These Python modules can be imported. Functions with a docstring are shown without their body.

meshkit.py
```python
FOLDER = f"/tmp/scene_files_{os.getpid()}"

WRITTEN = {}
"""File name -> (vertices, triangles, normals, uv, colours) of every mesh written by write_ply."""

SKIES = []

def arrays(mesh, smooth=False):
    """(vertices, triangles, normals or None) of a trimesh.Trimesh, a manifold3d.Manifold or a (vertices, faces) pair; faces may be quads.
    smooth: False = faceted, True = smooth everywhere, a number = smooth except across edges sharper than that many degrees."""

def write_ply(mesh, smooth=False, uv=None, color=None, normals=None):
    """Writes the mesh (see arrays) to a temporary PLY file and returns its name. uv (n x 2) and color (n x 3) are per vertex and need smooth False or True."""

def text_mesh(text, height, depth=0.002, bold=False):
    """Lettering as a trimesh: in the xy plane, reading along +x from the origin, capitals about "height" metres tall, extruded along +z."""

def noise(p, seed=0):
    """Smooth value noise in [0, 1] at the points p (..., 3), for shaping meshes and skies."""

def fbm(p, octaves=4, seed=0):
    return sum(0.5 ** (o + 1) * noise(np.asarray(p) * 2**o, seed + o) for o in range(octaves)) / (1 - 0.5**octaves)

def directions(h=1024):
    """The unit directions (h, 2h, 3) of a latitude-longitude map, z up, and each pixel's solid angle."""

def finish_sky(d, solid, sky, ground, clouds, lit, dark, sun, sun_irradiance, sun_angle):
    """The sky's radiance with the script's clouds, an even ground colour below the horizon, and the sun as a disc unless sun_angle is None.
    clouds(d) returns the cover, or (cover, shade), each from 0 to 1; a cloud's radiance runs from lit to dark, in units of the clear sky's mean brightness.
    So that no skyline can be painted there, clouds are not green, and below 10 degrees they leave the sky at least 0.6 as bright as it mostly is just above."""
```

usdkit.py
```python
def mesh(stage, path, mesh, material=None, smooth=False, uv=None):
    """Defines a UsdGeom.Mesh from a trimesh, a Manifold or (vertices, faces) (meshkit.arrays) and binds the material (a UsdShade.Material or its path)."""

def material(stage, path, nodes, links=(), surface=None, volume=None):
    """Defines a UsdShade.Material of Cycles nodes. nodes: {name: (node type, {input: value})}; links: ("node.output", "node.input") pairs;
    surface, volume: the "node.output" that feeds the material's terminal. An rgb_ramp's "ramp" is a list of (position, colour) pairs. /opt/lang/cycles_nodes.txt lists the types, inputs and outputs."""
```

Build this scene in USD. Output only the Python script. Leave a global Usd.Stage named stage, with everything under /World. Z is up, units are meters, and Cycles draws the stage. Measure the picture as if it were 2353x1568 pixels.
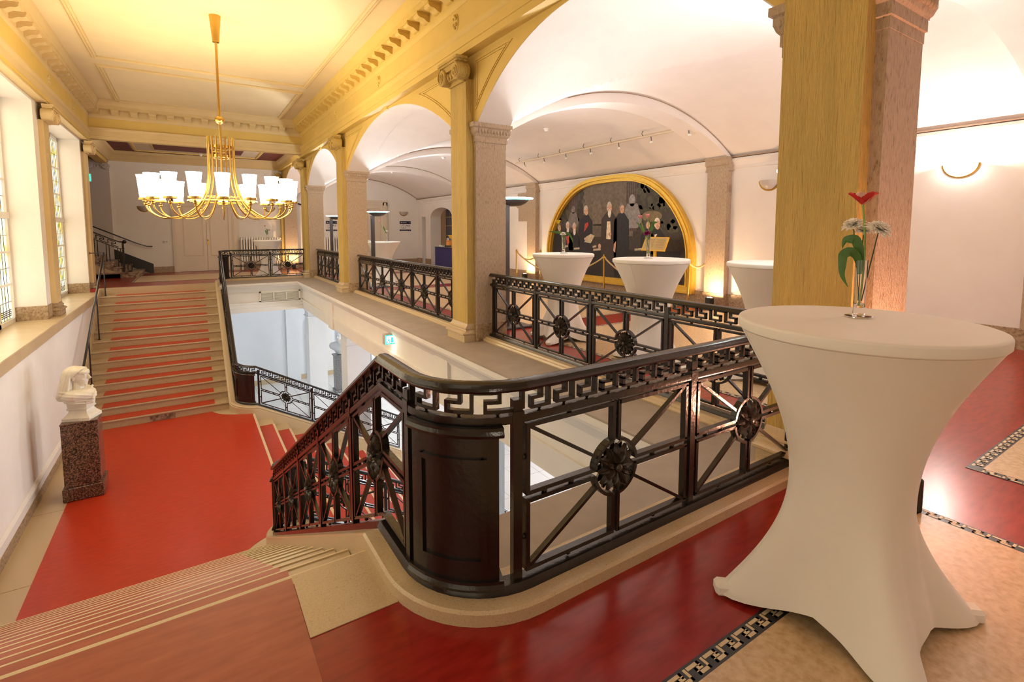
import math, random
import numpy as np, trimesh, usdkit, meshkit
import manifold3d as mf
from shapely.geometry import Polygon, box as sbox, Point, LineString
from shapely.ops import unary_union
from shapely import affinity
from pxr import Usd, UsdGeom, UsdLux, UsdShade, Gf, Sdf

stage = Usd.Stage.CreateInMemory()
UsdGeom.SetStageUpAxis(stage, 'Z'); UsdGeom.SetStageMetersPerUnit(stage, 1.0)
UsdGeom.Xform.Define(stage, '/World')
UsdGeom.Scope.Define(stage, '/World/Looks')
PI = math.pi
# ------------------------------------------------------------------ camera
F, CX, CY, HC = 1147.0, 1170.0, 625.0, 1.43
def _n(v): v = np.array(v, float); return v / np.linalg.norm(v)
Yc = _n([430 - CX, -(529.5 - CY), -F]); Xc = np.array([2960 - CX, -(529.5 - CY), -F]); Xc = _n(Xc - Xc.dot(Yc) * Yc); Zc = np.cross(Xc, Yc)
R = np.stack([Xc, Yc, Zc], 1)
cam = UsdGeom.Camera.Define(stage, '/World/camera')
m4 = Gf.Matrix4d(*[float(x) for x in (*R[0], 0, *R[1], 0, *R[2], 0, 0, 0, HC, 1)])
cam.AddTransformOp().Set(m4)
cam.CreateHorizontalApertureAttr(36.0); cam.CreateFocalLengthAttr(F / 2353 * 36)
cam.CreateHorizontalApertureOffsetAttr((1176.5 - CX) / 2353 * 36); cam.CreateVerticalApertureOffsetAttr((CY - 784) / 2353 * 36)
cam.CreateFStopAttr(0.0); cam.CreateClippingRangeAttr(Gf.Vec2f(0.05, 200))
cam.CreateExposureAttr(1.05)
# ------------------------------------------------------------------ light of the place
WARM = (1.0, 0.80, 0.50); PINK = (1.0, 0.86, 0.78); COOL = (0.93, 0.96, 1.0); SOFT = (1.0, 0.92, 0.92); AMBER = (1.0, 0.62, 0.32)
SHADE_GLOW, BULB, TORCH, SCONCE, UPLIGHT, DAYLIGHT, WINDOW = 9.0, 560.0, 200.0, 1500.0, 900.0, 9.0, .55
dome = UsdLux.DomeLight.Define(stage, '/World/sky'); dome.CreateIntensityAttr(0.05); dome.CreateColorAttr(Gf.Vec3f(0.8, 0.9, 1.0))
def sphere_light(path, p, r, inten, col):
    l = UsdLux.SphereLight.Define(stage, path); l.AddTranslateOp().Set(Gf.Vec3d(*map(float, p))); l.CreateRadiusAttr(r); l.CreateIntensityAttr(inten); l.CreateColorAttr(Gf.Vec3f(*col)); return l
def disk_light(path, p, d, r, inten, col, spread=None):
    l = UsdLux.DiskLight.Define(stage, path); d = _n(d); z = -d; x = _n(np.cross([0, 1, 0.01] if abs(d[1]) < .9 else [1, 0, 0], z)); y = np.cross(z, x)
    l.AddTransformOp().Set(Gf.Matrix4d(*[float(q) for q in (*x, 0, *y, 0, *z, 0, *p, 1)])); l.CreateRadiusAttr(r); l.CreateIntensityAttr(inten); l.CreateColorAttr(Gf.Vec3f(*col))
    if spread:
        s = UsdLux.ShapingAPI.Apply(l.GetPrim()); s.CreateShapingConeAngleAttr(spread)
    return l
def rect_light(path, p, d, w, h, inten, col):
    l = UsdLux.RectLight.Define(stage, path); d = _n(d); z = -d; x = _n(np.cross([0, 0, 1] if abs(d[2]) < .9 else [1, 0, 0], z)); y = np.cross(z, x)
    l.AddTransformOp().Set(Gf.Matrix4d(*[float(q) for q in (*x, 0, *y, 0, *z, 0, *p, 1)])); l.CreateWidthAttr(w); l.CreateHeightAttr(h); l.CreateIntensityAttr(inten); l.CreateColorAttr(Gf.Vec3f(*col)); return l

# ------------------------------------------------------------------ materials
M = {}
def mat(name, col, rough=.6, var=0., nscale=6., bump=0., bscale=60., dist=.002, col2=None, spec=.5, metal=0., stretch=(1, 1, 1), ramp=None, coat=0., detail=4, extra=None):
    N = {'g': ('geometry', {}), 'p': ('principled_bsdf', dict(base_color=col, roughness=rough, specular_ior_level=spec, metallic=metal, coat_weight=coat, **(extra or {})))}
    L = []
    if var or ramp is not None:
        N['mp'] = ('mapping', dict(scale=stretch)); N['nz'] = ('noise_texture', dict(scale=nscale, detail=detail, roughness=.6)); L += [('g.position', 'mp.vector'), ('mp.vector', 'nz.vector')]
        c2 = col2 or tuple(c * (1 - var) for c in col)
        N['rp'] = ('rgb_ramp', dict(ramp=ramp or [(.3, c2), (.7, col)])); L += [('nz.fac', 'rp.fac'), ('rp.color', 'p.base_color')]
    if bump:
        N['mb'] = ('mapping', dict(scale=stretch)); N['nb'] = ('noise_texture', dict(scale=bscale, detail=3, roughness=.6)); N['b'] = ('bump', dict(strength=bump, distance=dist))
        L += [('g.position', 'mb.vector'), ('mb.vector', 'nb.vector'), ('nb.fac', 'b.height'), ('b.normal', 'p.normal')]
    M[name] = usdkit.material(stage, '/World/Looks/' + name, N, L, surface='p.BSDF')
mat('plaster_white', (.80, .76, .71), .75, .05, 2.5, .15, 40, .002)
mat('plaster_gallery', (.80, .74, .70), .75, .05, 2.5, .15, 40, .002)
mat('plaster_lower', (.80, .82, .84), .75, .03, 2.0)
mat('ochre_paint', (.70, .50, .14), .6, .10, 1.5, .1, 50, .002)
mat('ochre_lit_pale', (.66, .50, .25), .6, .10, 1.5, .1, 50, .002)  # same ochre paint, with its tan look under the hall light put into the colour
mat('ceiling_paint', (.74, .60, .36), .7, .08, 1.2)
mat('pilaster_paint', (.62, .43, .12), .6, .20, 9, 1.0, 60, .022, stretch=(1, 1, .12))
mat('pier_stone', (.48, .36, .25), .75, .0, 70, .9, 160, .006, stretch=(1, 1, .3), ramp=[(.28, (.25, .17, .11)), (.42, (.44, .33, .23)), (.7, (.53, .41, .30))])
mat('sandstone', (.56, .43, .26), .28, .0, 170, .2, 200, .0015, ramp=[(.26, (.34, .23, .12)), (.40, (.54, .41, .25)), (.7, (.61, .48, .31))], spec=.6)
mat('stair_stone', (.48, .36, .22), .32, .0, 90, .2, 200, .0015, ramp=[(.28, (.26, .17, .09)), (.42, (.44, .32, .19)), (.7, (.52, .40, .25))], spec=.5)
mat('sandstone_dark', (.40, .28, .17), .5, .0, 30, .3, 90, .002, ramp=[(.30, (.18, .11, .06)), (.5, (.36, .25, .15)), (.75, (.50, .37, .23))])
mat('nosing_stone', (.76, .62, .40), .4)
mat('brown_trim', (.36, .24, .16), .6)
mat('ledge_stone', (.40, .33, .26), .55, .18, 4, .1, 90, .001)
mat('sill_stone', (.60, .47, .29), .3, .15, 3)
mat('lino_red', (.30, .016, .010), .22, .0, 30, .12, 25, .0015, ramp=[(.25, (.22, .010, .007)), (.75, (.36, .022, .013))], stretch=(.25, 1, 1), spec=.5)
mat('lino_landing', (.44, .024, .010), .30, .0, 30, .1, 25, .001, ramp=[(.25, (.42, .032, .010)), (.75, (.54, .046, .014))], stretch=(.25, 1, 1), spec=.4)
mat('lino_tread_sheen', (.40, .085, .045), .34, .0, 24, .1, 25, .001, ramp=[(.25, (.33, .06, .03)), (.75, (.45, .11, .06))], stretch=(.2, 1, 1), spec=.5)  # red lino lightened: grazing reflection of yellow light painted into the colour
mat('lino_cream', (.62, .45, .27), .3, .0, 35, .1, 25, .001, ramp=[(.25, (.48, .30, .15)), (.6, (.66, .48, .29)), (.8, (.70, .53, .34))])
mat('inlay_black', (.03, .028, .03), .35)
mat('inlay_cream', (.68, .54, .36), .35)
mat('iron', (.013, .009, .008), .20, .0, 40, .45, 45, .003, spec=.6)
mat('iron_highlight', (.045, .032, .024), .32, .4, 60, .4, 90, .002, spec=.6)  # rosette iron, its bronze highlights put into a lighter brown base
mat('brass', (.60, .39, .10), .28, metal=1.0)
mat('gilt', (.86, .56, .09), .35, .15, 12, .2, 60, .002, metal=.45)
mat('cloth_white', (.84, .80, .76), .85, .03, 4, .25, 700, .0005, extra=dict(sheen_weight=.2))
mat('marble', (.80, .74, .62), .35, .12, 7, .1, 80, .001)
mat('marble_grey', (.72, .72, .73), .4, .12, 7)
mat('granite', (.10, .06, .045), .15, .0, 60, ramp=[(.38, (.012, .010, .010)), (.5, (.12, .055, .035)), (.62, (.30, .16, .11))], detail=5)
mat('granite_grey', (.2, .2, .2), .3, .0, 60, ramp=[(.38, (.04, .04, .04)), (.6, (.35, .34, .33))])
mat('white_gloss', (.80, .78, .74), .35)
mat('door_paint', (.72, .62, .50), .4, .04, 3)
mat('door_frame', (.62, .50, .37), .45)
mat('brown_door', (.30, .19, .09), .4, .3, 6, stretch=(4, 4, .4))
mat('lamp_grey', (.06, .055, .06), .4)
mat('black_plastic', (.015, .015, .016), .35)
mat('dark_red_paint', (.13, .012, .012), .6)
mat('pale_panel', (.62, .55, .42), .6)
mat('glass_dish', (.05, .45, .32), .15, extra=dict(emission_color=(.1, .8, .6), emission_strength=.25))
mat('rope', (.66, .48, .22), .8, .3, 60, .4, 200, .003)
mat('plate_white', (.85, .85, .84), .3)
mat('navy', (.022, .018, .11), .7, .1, 20)
mat('sign_navy', (.01, .015, .06), .5)
mat('sign_white', (.75, .70, .68), .5)
mat('leaf', (.06, .16, .02), .4, .3, 30); mat('stem', (.22, .36, .06), .4)
mat('dark_stem', (.03, .06, .03), .5)
def petal(name, col):
    M[name] = usdkit.material(stage, '/World/Looks/' + name, {'p': ('principled_bsdf', dict(base_color=col, roughness=.5)), 't': ('translucent_bsdf', dict(color=col)), 'm': ('mix_closure', dict(fac=.35))}, [('p.BSDF', 'm.closure1'), ('t.BSDF', 'm.closure2')], surface='m.closure')
petal('petal_white', (.95, .92, .86)); petal('petal_pink', (.85, .42, .48)); petal('petal_yellow', (.88, .66, .05))
mat('petal_red', (.55, .012, .012), .4); mat('petal_pale', (.72, .42, .38), .45); mat('petal_magenta', (.30, .01, .12), .5)
mat('orange_box', (.75, .28, .05), .5); mat('tile_white', (.75, .73, .70), .35)
mat('stair_stone_dark', (.30, .20, .14), .35, .0, 14, ramp=[(.35, (.10, .055, .04)), (.5, (.28, .18, .12)), (.65, (.42, .31, .22))])
mat('gallery_grey', (.50, .45, .42), .8)
mat('sconce_glass', (.50, .46, .44), .3)
mat('blue_glass', (.03, .035, .08), .15)
def emis(name, col, s):
    M[name] = usdkit.material(stage, '/World/Looks/' + name, {'e': ('emission', dict(color=col, strength=s))}, [], surface='e.emission')
emis('shade_glow', (1, .86, .62), SHADE_GLOW); emis('fill_glow', (1, .88, .72), 7.0); emis('sconce_glow', (1, .93, .86), 12.0); emis('torch_glow', (.85, 1, .97), 14.0)
emis('exit_green', (.02, .8, .4), 1.2); emis('exit_white', (.9, 1, .97), 2.5); emis('daylight_pane', (.92, .97, 1.0), 2.2); emis('lens_glow', (1, .7, .4), 8.0)
# leaded panes: pale tinted glass with the evening sky behind it
M['leaded_glass'] = usdkit.material(stage, '/World/Looks/leaded_glass', {
    'g': ('geometry', {}), 'v': ('voronoi_texture', dict(scale=6.0)), 'rp': ('rgb_ramp', dict(ramp=[(0, (.95, .88, .60)), (.45, (.90, .92, .75)), (.6, (.85, .62, .16)), (.75, (.92, .90, .78)), (1, (.75, .85, .72))], interpolate=False)),
    'w': ('separate_color', {}), 'p': ('principled_bsdf', dict(roughness=.15, emission_strength=.45))},
    [('g.position', 'v.vector'), ('v.color', 'w.color'), ('w.r', 'rp.fac'), ('rp.color', 'p.base_color'), ('rp.color', 'p.emission_color')], surface='p.BSDF')
mat('clear_glass', (1, 1, 1), .0, extra=dict(transmission_weight=1.0, ior=1.45))
M['painted'] = usdkit.material(stage, '/World/Looks/painted', {'a': ('attribute', dict(attribute='paint')), 'g': ('geometry', {}), 'nz': ('noise_texture', dict(scale=14.0, detail=6, roughness=.7)),
    'rp': ('rgb_ramp', dict(ramp=[(.3, (.55, .55, .55)), (.7, (1.2, 1.2, 1.2))])), 'mx': ('mix', dict(mix_type='multiply', fac=1.0)), 'p': ('principled_bsdf', dict(roughness=.45))},
    [('g.position', 'nz.vector'), ('nz.fac', 'rp.fac'), ('a.color', 'mx.color1'), ('rp.color', 'mx.color2'), ('mx.color', 'p.base_color')], surface='p.BSDF')

# ------------------------------------------------------------------ mesh helpers
def cat(parts):
    vs, fs, n = [], [], 0
    for v, f in parts:
        vs.append(np.asarray(v, float)); fs.append(np.asarray(f, int) + n); n += len(v)
    return np.vstack(vs), np.vstack(fs)
BF = np.array([[0, 2, 1], [0, 3, 2], [4, 5, 6], [4, 6, 7], [0, 1, 5], [0, 5, 4], [1, 2, 6], [1, 6, 5], [2, 3, 7], [2, 7, 6], [3, 0, 4], [3, 4, 7]])
def bx(x0, x1, y0, y1, z0, z1):
    return np.array([(x0, y0, z0), (x1, y0, z0), (x1, y1, z0), (x0, y1, z0), (x0, y0, z1), (x1, y0, z1), (x1, y1, z1), (x0, y1, z1)], float), BF
def hexa(b, t):  # two 4-rings
    return np.vstack([b, t]).astype(float), BF
def cham(x0, x1, y0, y1, z0, z1, c=.01):
    return mf.Manifold.hull_points(np.array([(x + sx * c * (a != 0), y + sy * c * (a != 1), z + sz * c * (a != 2)) for x, sx in ((x0, 1), (x1, -1)) for y, sy in ((y0, 1), (y1, -1)) for z, sz in ((z0, 1), (z1, -1)) for a in range(3)]))
def arr(m):
    if hasattr(m, 'to_mesh'):
        q = m.to_mesh(); return np.array(q.vert_properties[:, :3], float), np.array(q.tri_verts, int)
    if hasattr(m, 'faces'): return np.array(m.vertices), np.array(m.faces)
    return m
def prism(poly, h0, h1, axis='z'):
    """extrude a shapely polygon or point list; axis z: (x,y); y: (x,z); x: (y,z)"""
    polys = [poly] if not hasattr(poly, 'geom_type') else ([poly] if poly.geom_type == 'Polygon' else [g for g in poly.geoms if g.geom_type == 'Polygon'])
    out = []
    for p in polys:
        rings = [np.array(p, float)] if not hasattr(p, 'exterior') else [np.array(p.exterior.coords)[:-1]] + [np.array(r.coords)[:-1] for r in p.interiors]
        cs = mf.CrossSection([r.astype(np.float32) for r in rings], mf.FillRule.EvenOdd)
        v, f = arr(cs.extrude(h1 - h0))
        if not len(v): continue
        a, b, h = v[:, 0], v[:, 1], v[:, 2] + h0
        if axis == 'z': v = np.stack([a, b, h], 1)
        elif axis == 'y': v = np.stack([a, h, b], 1); f = f[:, ::-1]
        else: v = np.stack([h, a, b], 1)
        out.append((v, f))
    return cat(out)
def lathe(prof, n=24, c=(0, 0, 0), a0=0., a1=2 * PI, axis='z'):
    full = abs(a1 - a0 - 2 * PI) < 1e-6; k = n if full else n + 1
    an = np.linspace(a0, a1, n + 1)[:k]; pr = np.array(prof, float); m = len(pr)
    v = np.stack([np.outer(np.cos(an), pr[:, 0]), np.outer(np.sin(an), pr[:, 0]), np.tile(pr[:, 1], (k, 1))], -1).reshape(-1, 3)
    f = []
    for i in range(n):
        j = (i + 1) % k
        for q in range(m - 1): f += [(i * m + q, j * m + q, j * m + q + 1), (i * m + q, j * m + q + 1, i * m + q + 1)]
    if axis == 'x': v = v[:, [2, 0, 1]]
    if axis == 'y': v = v[:, [1, 2, 0]]
    return v + np.array(c, float), np.array(f)
def tube(pts, r, sides=8, cap=True):
    p = np.asarray(pts, float); t = np.gradient(p, axis=0); t /= np.linalg.norm(t, axis=1, keepdims=True) + 1e-12
    a = np.cross(t, np.where(np.abs(t[:, 2:]) < .9, [0, 0, 1.], [1., 0, 0])); a /= np.linalg.norm(a, axis=1, keepdims=True) + 1e-12
    for i in range(1, len(a)):
        q = a[i - 1] - t[i] * a[i - 1].dot(t[i]); nq = np.linalg.norm(q)
        if nq > .05: a[i] = q / nq
    b, an = np.cross(t, a), np.arange(sides) * 2 * PI / sides
    rr = np.broadcast_to(r, (len(p),))[:, None, None]
    v = p[:, None] + rr * (np.cos(an)[None, :, None] * a[:, None] + np.sin(an)[None, :, None] * b[:, None]); v = v.reshape(-1, 3)
    i, j = np.meshgrid(np.arange(len(p) - 1), np.arange(sides), indexing='ij')
    q = np.stack([i * sides + j, i * sides + (j + 1) % sides, (i + 1) * sides + (j + 1) % sides, (i + 1) * sides + j], -1).reshape(-1, 4)
    f = np.vstack([q[:, [0, 1, 2]], q[:, [0, 2, 3]]])
    if cap:
        n0 = len(v); v = np.vstack([v, p[0], p[-1]]); e = (len(p) - 1) * sides; jj = np.arange(sides); kk = (jj + 1) % sides
        f = np.vstack([f, np.stack([np.full(sides, n0), kk, jj], 1), np.stack([np.full(sides, n0 + 1), e + jj, e + kk], 1)])
    return v, f
_ico = {k: (lambda s: (np.array(s.vertices), np.array(s.faces)))(trimesh.creation.icosphere(k)) for k in (1, 2, 3)}
def ball(c, r, k=1, s=(1, 1, 1)): v, f = _ico[k]; return v * r * np.array(s) + np.array(c, float), f
def loft(rings, cap=True):
    k, n = len(rings), len(rings[0]); v = np.vstack(rings); f = []
    for i in range(k - 1):
        for j in range(n):
            a, b = i * n + j, i * n + (j + 1) % n; f += [(a, b, b + n), (a, b + n, a + n)]
    if cap:
        v = np.vstack([v, rings[0].mean(0), rings[-1].mean(0)]); c0, c1 = k * n, k * n + 1
        for j in range(n): f += [(c0, (j + 1) % n, j), (c1, (k - 1) * n + j, (k - 1) * n + (j + 1) % n)]
    return v, np.array(f)
def xf(m, rz=0., t=(0, 0, 0), s=1., rx=0., ry=0.):
    v, f = arr(m); v = v * s
    if rx: c, q = math.cos(rx), math.sin(rx); v = v @ np.array([[1, 0, 0], [0, c, -q], [0, q, c]]).T
    if ry: c, q = math.cos(ry), math.sin(ry); v = v @ np.array([[c, 0, q], [0, 1, 0], [-q, 0, c]]).T
    if rz: c, q = math.cos(rz), math.sin(rz); v = v @ np.array([[c, -q, 0], [q, c, 0], [0, 0, 1]]).T
    return v + np.array(t, float), f
# ------------------------------------------------------------------ scene helpers
_names = {}
def _path(parent, name):
    base = '/World' if parent is None else str(parent.GetPath()); n = _names.setdefault((base, name), 0); _names[(base, name)] = n + 1
    return f'{base}/{name}' if n == 0 else f'{base}/{name}_{n:03d}'
def tag(p, label=None, cat_=None, group=None, kind=None):
    for k, v in (('label', label), ('category', cat_), ('group', group), ('kind', kind)):
        if v: p.SetCustomDataByKey(k, v)
    return p
def obj(name, mesh, m, parent=None, smooth=30, uv=None):
    if isinstance(mesh, list): mesh = cat([arr(q) for q in mesh])
    mesh = arr(mesh)
    return usdkit.mesh(stage, _path(parent, name), mesh, M[m], smooth=smooth).GetPrim()
def thing(name, label=None, cat_=None, loc=(0, 0, 0), rz=0., group=None, kind=None):
    x = UsdGeom.Xform.Define(stage, _path(None, name))
    if any(loc) or rz: x.AddTranslateOp().Set(Gf.Vec3d(*map(float, loc))); x.AddRotateZOp().Set(math.degrees(rz))
    return tag(x.GetPrim(), label, cat_, group, kind)
def sub(name, parent):
    return UsdGeom.Xform.Define(stage, _path(parent, name)).GetPrim()
def dup(root, loc, rz=0., label=None, group=None):
    was = root.GetCustomData()
    r = thing(root.GetName().rstrip('0123456789_'), label or was.get('label'), was.get('category'), loc, rz, group or was.get('group'))
    r.GetReferences().AddInternalReference(root.GetPath()); r.SetInstanceable(True); return r
def struct(name, mesh, m, parent=None, smooth=30):
    o = obj(name, mesh, m, parent, smooth)
    if parent is None: tag(o, kind='structure')
    return o
P = {-1: -2.92, 0: 1.455, 1: 5.83, 2: 11.83, 3: 16.2, 4: 20.6}   # arcade axes along y
YN = 2.11; RISE = .1643
# ================================================================== SETTING
# ---- upper floor (z = 0) with lino panels and meander borders
hole = unary_union([sbox(1.06, 1.86, 3.0, 15.96).buffer(.34, 16), sbox(1.1, 1.52, 3.22, 16.3), sbox(-2.62, YN, .72, 15.65), sbox(.4, YN, 1.2, 15.65)])
total = sbox(-6.3, -4.2, 8.7, 20.8)
fl = struct('floor', prism(total.difference(hole), -.22, 0), 'lino_red')
def greek_border(x0, x1, y0, y1, w=.062):
    """a band of black lino with the cream key let into it, around the inside of a rectangle"""
    outer = sbox(x0, y0, x1, y1); inner = sbox(x0 + w, y0 + w, x1 - w, y1 - w)
    return outer.difference(inner)
def key_strip(p, q, w):
    """cream S pieces of one straight border run from p to q (band lies to the left of p->q)"""
    p, q = np.array(p, float), np.array(q, float); L = np.linalg.norm(q - p); d = (q - p) / L; n = np.array([-d[1], d[0]])
    k = max(1, int(round((L - 2 * w) / .088))); u = (L - 2 * w) / k; out = []
    a, b = .010, w - .010; t = .0125; mid = (a + b) / 2
    for i in range(k):
        s = w + i * u
        for (u0, v0, u1, v1) in ((.08, a, .08 + .12, b), (.08, b - t, .75, b), (.63, mid - t / 2, .75, b), (.36, mid - t / 2, .75, mid + t / 2), (.36, a, .48, mid), (.36, a, 1.02, a + t)):
            c = [p + d * (s + x * u) + n * y for x, y in ((u0, v0), (u1, v0), (u1, v1), (u0, v1))]
            out.append(hexa(np.array([(*e, .0025) for e in c]), np.array([(*e, .0042) for e in c])))
    return out
def lino_panel(x0, x1, y0, y1, single=()):
    w = .064
    obj('lino_panel', prism(sbox(x0 + w, y0 + w, x1 - w, y1 - w), .0003, .0035), 'lino_cream', fl, smooth=False)
    tag(obj('border_band', prism(greek_border(x0, x1, y0, y1, w), .0003, .003), 'inlay_black', fl, smooth=False), 'black border band')
    rest = []
    for i, (p, q) in enumerate((((x0, y0), (x1, y0)), ((x1, y0), (x1, y1)), ((x1, y1), (x0, y1)), ((x0, y1), (x0, y0)))):
        pcs = key_strip(p, q, w)
        for k in range(0, len(pcs), 6):
            c = pcs[k][0].mean(0)
            if i in single and c[0] > .9 and -.1 < c[1] and math.hypot(c[0], c[1]) < 4.6: tag(obj('key_inlay', pcs[k:k + 6], 'inlay_cream', fl, smooth=False), 'cream key of the floor border')
            else: rest += pcs[k:k + 6]
    tag(obj('meander_inlay', rest, 'inlay_cream', fl, smooth=False), 'cream key pattern', kind='stuff')
lino_panel(-1.3, 3.12, -3.2, .975, (1, 2))
lino_panel(3.89, 8.1, -3.2, .955, (2, 3))
lino_panel(3.89, 8.1, 1.70, 5.53)
lino_panel(3.89, 8.1, 6.12, 11.5)
lino_panel(3.89, 8.1, 12.1, 15.9)
lino_panel(3.89, 8.1, 16.5, 20.1)
lino_panel(-1.35, 2.45, 17.0, 19.3)
# ---- the ledge round the well
well = sbox(.50, 2.05, 2.575, 15.14)
ledge = hole.difference(well).difference(sbox(-3, 1.0, .62, 16.0))
struct('trim_1', prism(ledge, -.018, 0), 'ledge_stone')
# cornice and architrave under it
def run_y(prof, y0, y1): return prism(prof, y0, y1, 'y')
corn = [(2.575, -.018), (2.575, -.075), (2.60, -.085), (2.61, -.12), (2.66, -.16), (2.70, -.24), (2.715, -.25), (2.715, -.27), (3.4, -.27), (3.4, -.018)]
t2 = struct('trim_2', run_y(corn, 2.05, 15.14), 'plaster_white')
struct('frieze', run_y([(2.73, -.26), (2.73, -.56), (3.4, -.56), (3.4, -.26)], 2.2, 15.3), 'plaster_white', t2)
struct('architrave', run_y([(2.70, -.55), (2.70, -.60), (2.72, -.61), (2.72, -.70), (2.735, -.71), (2.735, -.83), (3.4, -.83), (3.4, -.55)], 2.2, 15.3), 'plaster_white', t2)
for k in (1, 2):
    struct('frieze_block', bx(2.69, 2.80, P[k] - .2, P[k] + .2, -.84, -.18), 'plaster_white', t2)
cy = [(y + 12.565, z) for y, z in corn]
t3 = struct('trim_3', prism(cy, .66, 2.74, 'x'), 'plaster_white')
struct('frieze', bx(.66, 2.76, 15.30, 16.2, -.56, -.26), 'plaster_white', t3)
struct('architrave', prism([(15.27, -.55), (15.27, -.60), (15.29, -.61), (15.29, -.70), (15.305, -.71), (15.305, -.83), (16.2, -.83), (16.2, -.55)], .66, 2.76, 'x'), 'plaster_white', t3)
struct('trim_4', bx(.66, 2.76, 1.3, 2.04, -.83, -.019), 'plaster_white')
g = thing('vent_grille', 'white louvred ventilation grille in the band below the far railing', 'vent')
obj('grille_frame', [bx(1.60, 2.66, 15.27, 15.30, -.56, -.525), bx(1.60, 2.66, 15.27, 15.30, -.305, -.27), bx(1.60, 1.64, 15.27, 15.30, -.56, -.27), bx(2.62, 2.66, 15.27, 15.30, -.56, -.27), bx(1.945, 1.985, 15.27, 15.30, -.54, -.29), bx(2.275, 2.315, 15.27, 15.30, -.54, -.29)], 'white_gloss', g)
obj('grille_back', bx(1.62, 2.64, 15.296, 15.301, -.55, -.28), 'gallery_grey', g)
for i in range(3):
    for k in range(7):
        z = -.51 + k * .031
        obj('slat', hexa([(1.65 + i * .33, 15.275, z), (1.935 + i * .33, 15.275, z), (1.935 + i * .33, 15.295, z + .012), (1.65 + i * .33, 15.295, z + .012)], [(1.65 + i * .33, 15.275, z + .008), (1.935 + i * .33, 15.275, z + .008), (1.935 + i * .33, 15.295, z + .02), (1.65 + i * .33, 15.295, z + .02)]), 'white_gloss', g, smooth=False)

# ---- stairs
SX0, SX1 = -1.88, .605
def straight_flight(name, label, y_of, sgn):
    t = thing(name, label, 'staircase')
    for k in range(13):
        z = -RISE * (k + 1); ya, yb = y_of(k), y_of(k + 1)          # upper riser, own nosing
        lo, hi = min(ya, yb), max(ya, yb)
        prof = [(ya, z), (yb - sgn * -.0, z), (yb + sgn * .028, z - .004), (yb + sgn * .034, z - .022), (yb + sgn * .026, z - .040), (yb + sgn * .006, z - .044), (yb, z - RISE - .03), (ya, z - RISE - .03)]
        s = obj('step', prism(prof, SX0, SX1, 'x'), 'sandstone' if sgn > 0 else 'stair_stone', t, smooth=25)
        a, b = ya, yb + (.020 if sgn > 0 else -.014)
        tag(obj('tread_inlay', bx(-1.53, .325, min(a, b), max(a, b), z + .0003, z + .003), 'lino_tread_sheen' if name == 'near_staircase' else 'lino_landing', s, smooth=False), 'red lino tread')
        if name == 'near_staircase': obj('tread_nosing', prism([(yb + .020, z - .02), (yb + .034, z - .02), (yb + .034, z - .002), (yb + .030, z + .0035), (yb + .020, z + .0035)], SX0, SX1, 'x'), 'nosing_stone', s, smooth=False)
    return t
s1 = straight_flight('near_staircase', 'stone flight in the foreground going down to the red landing, worn red treads, painted sheen', lambda k: YN + .3 * k, 1)
s2 = straight_flight('far_staircase', 'stone flight with red tread strips rising from the landing to the far hall', lambda k: 15.65 - .3 * k, -1)
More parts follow.
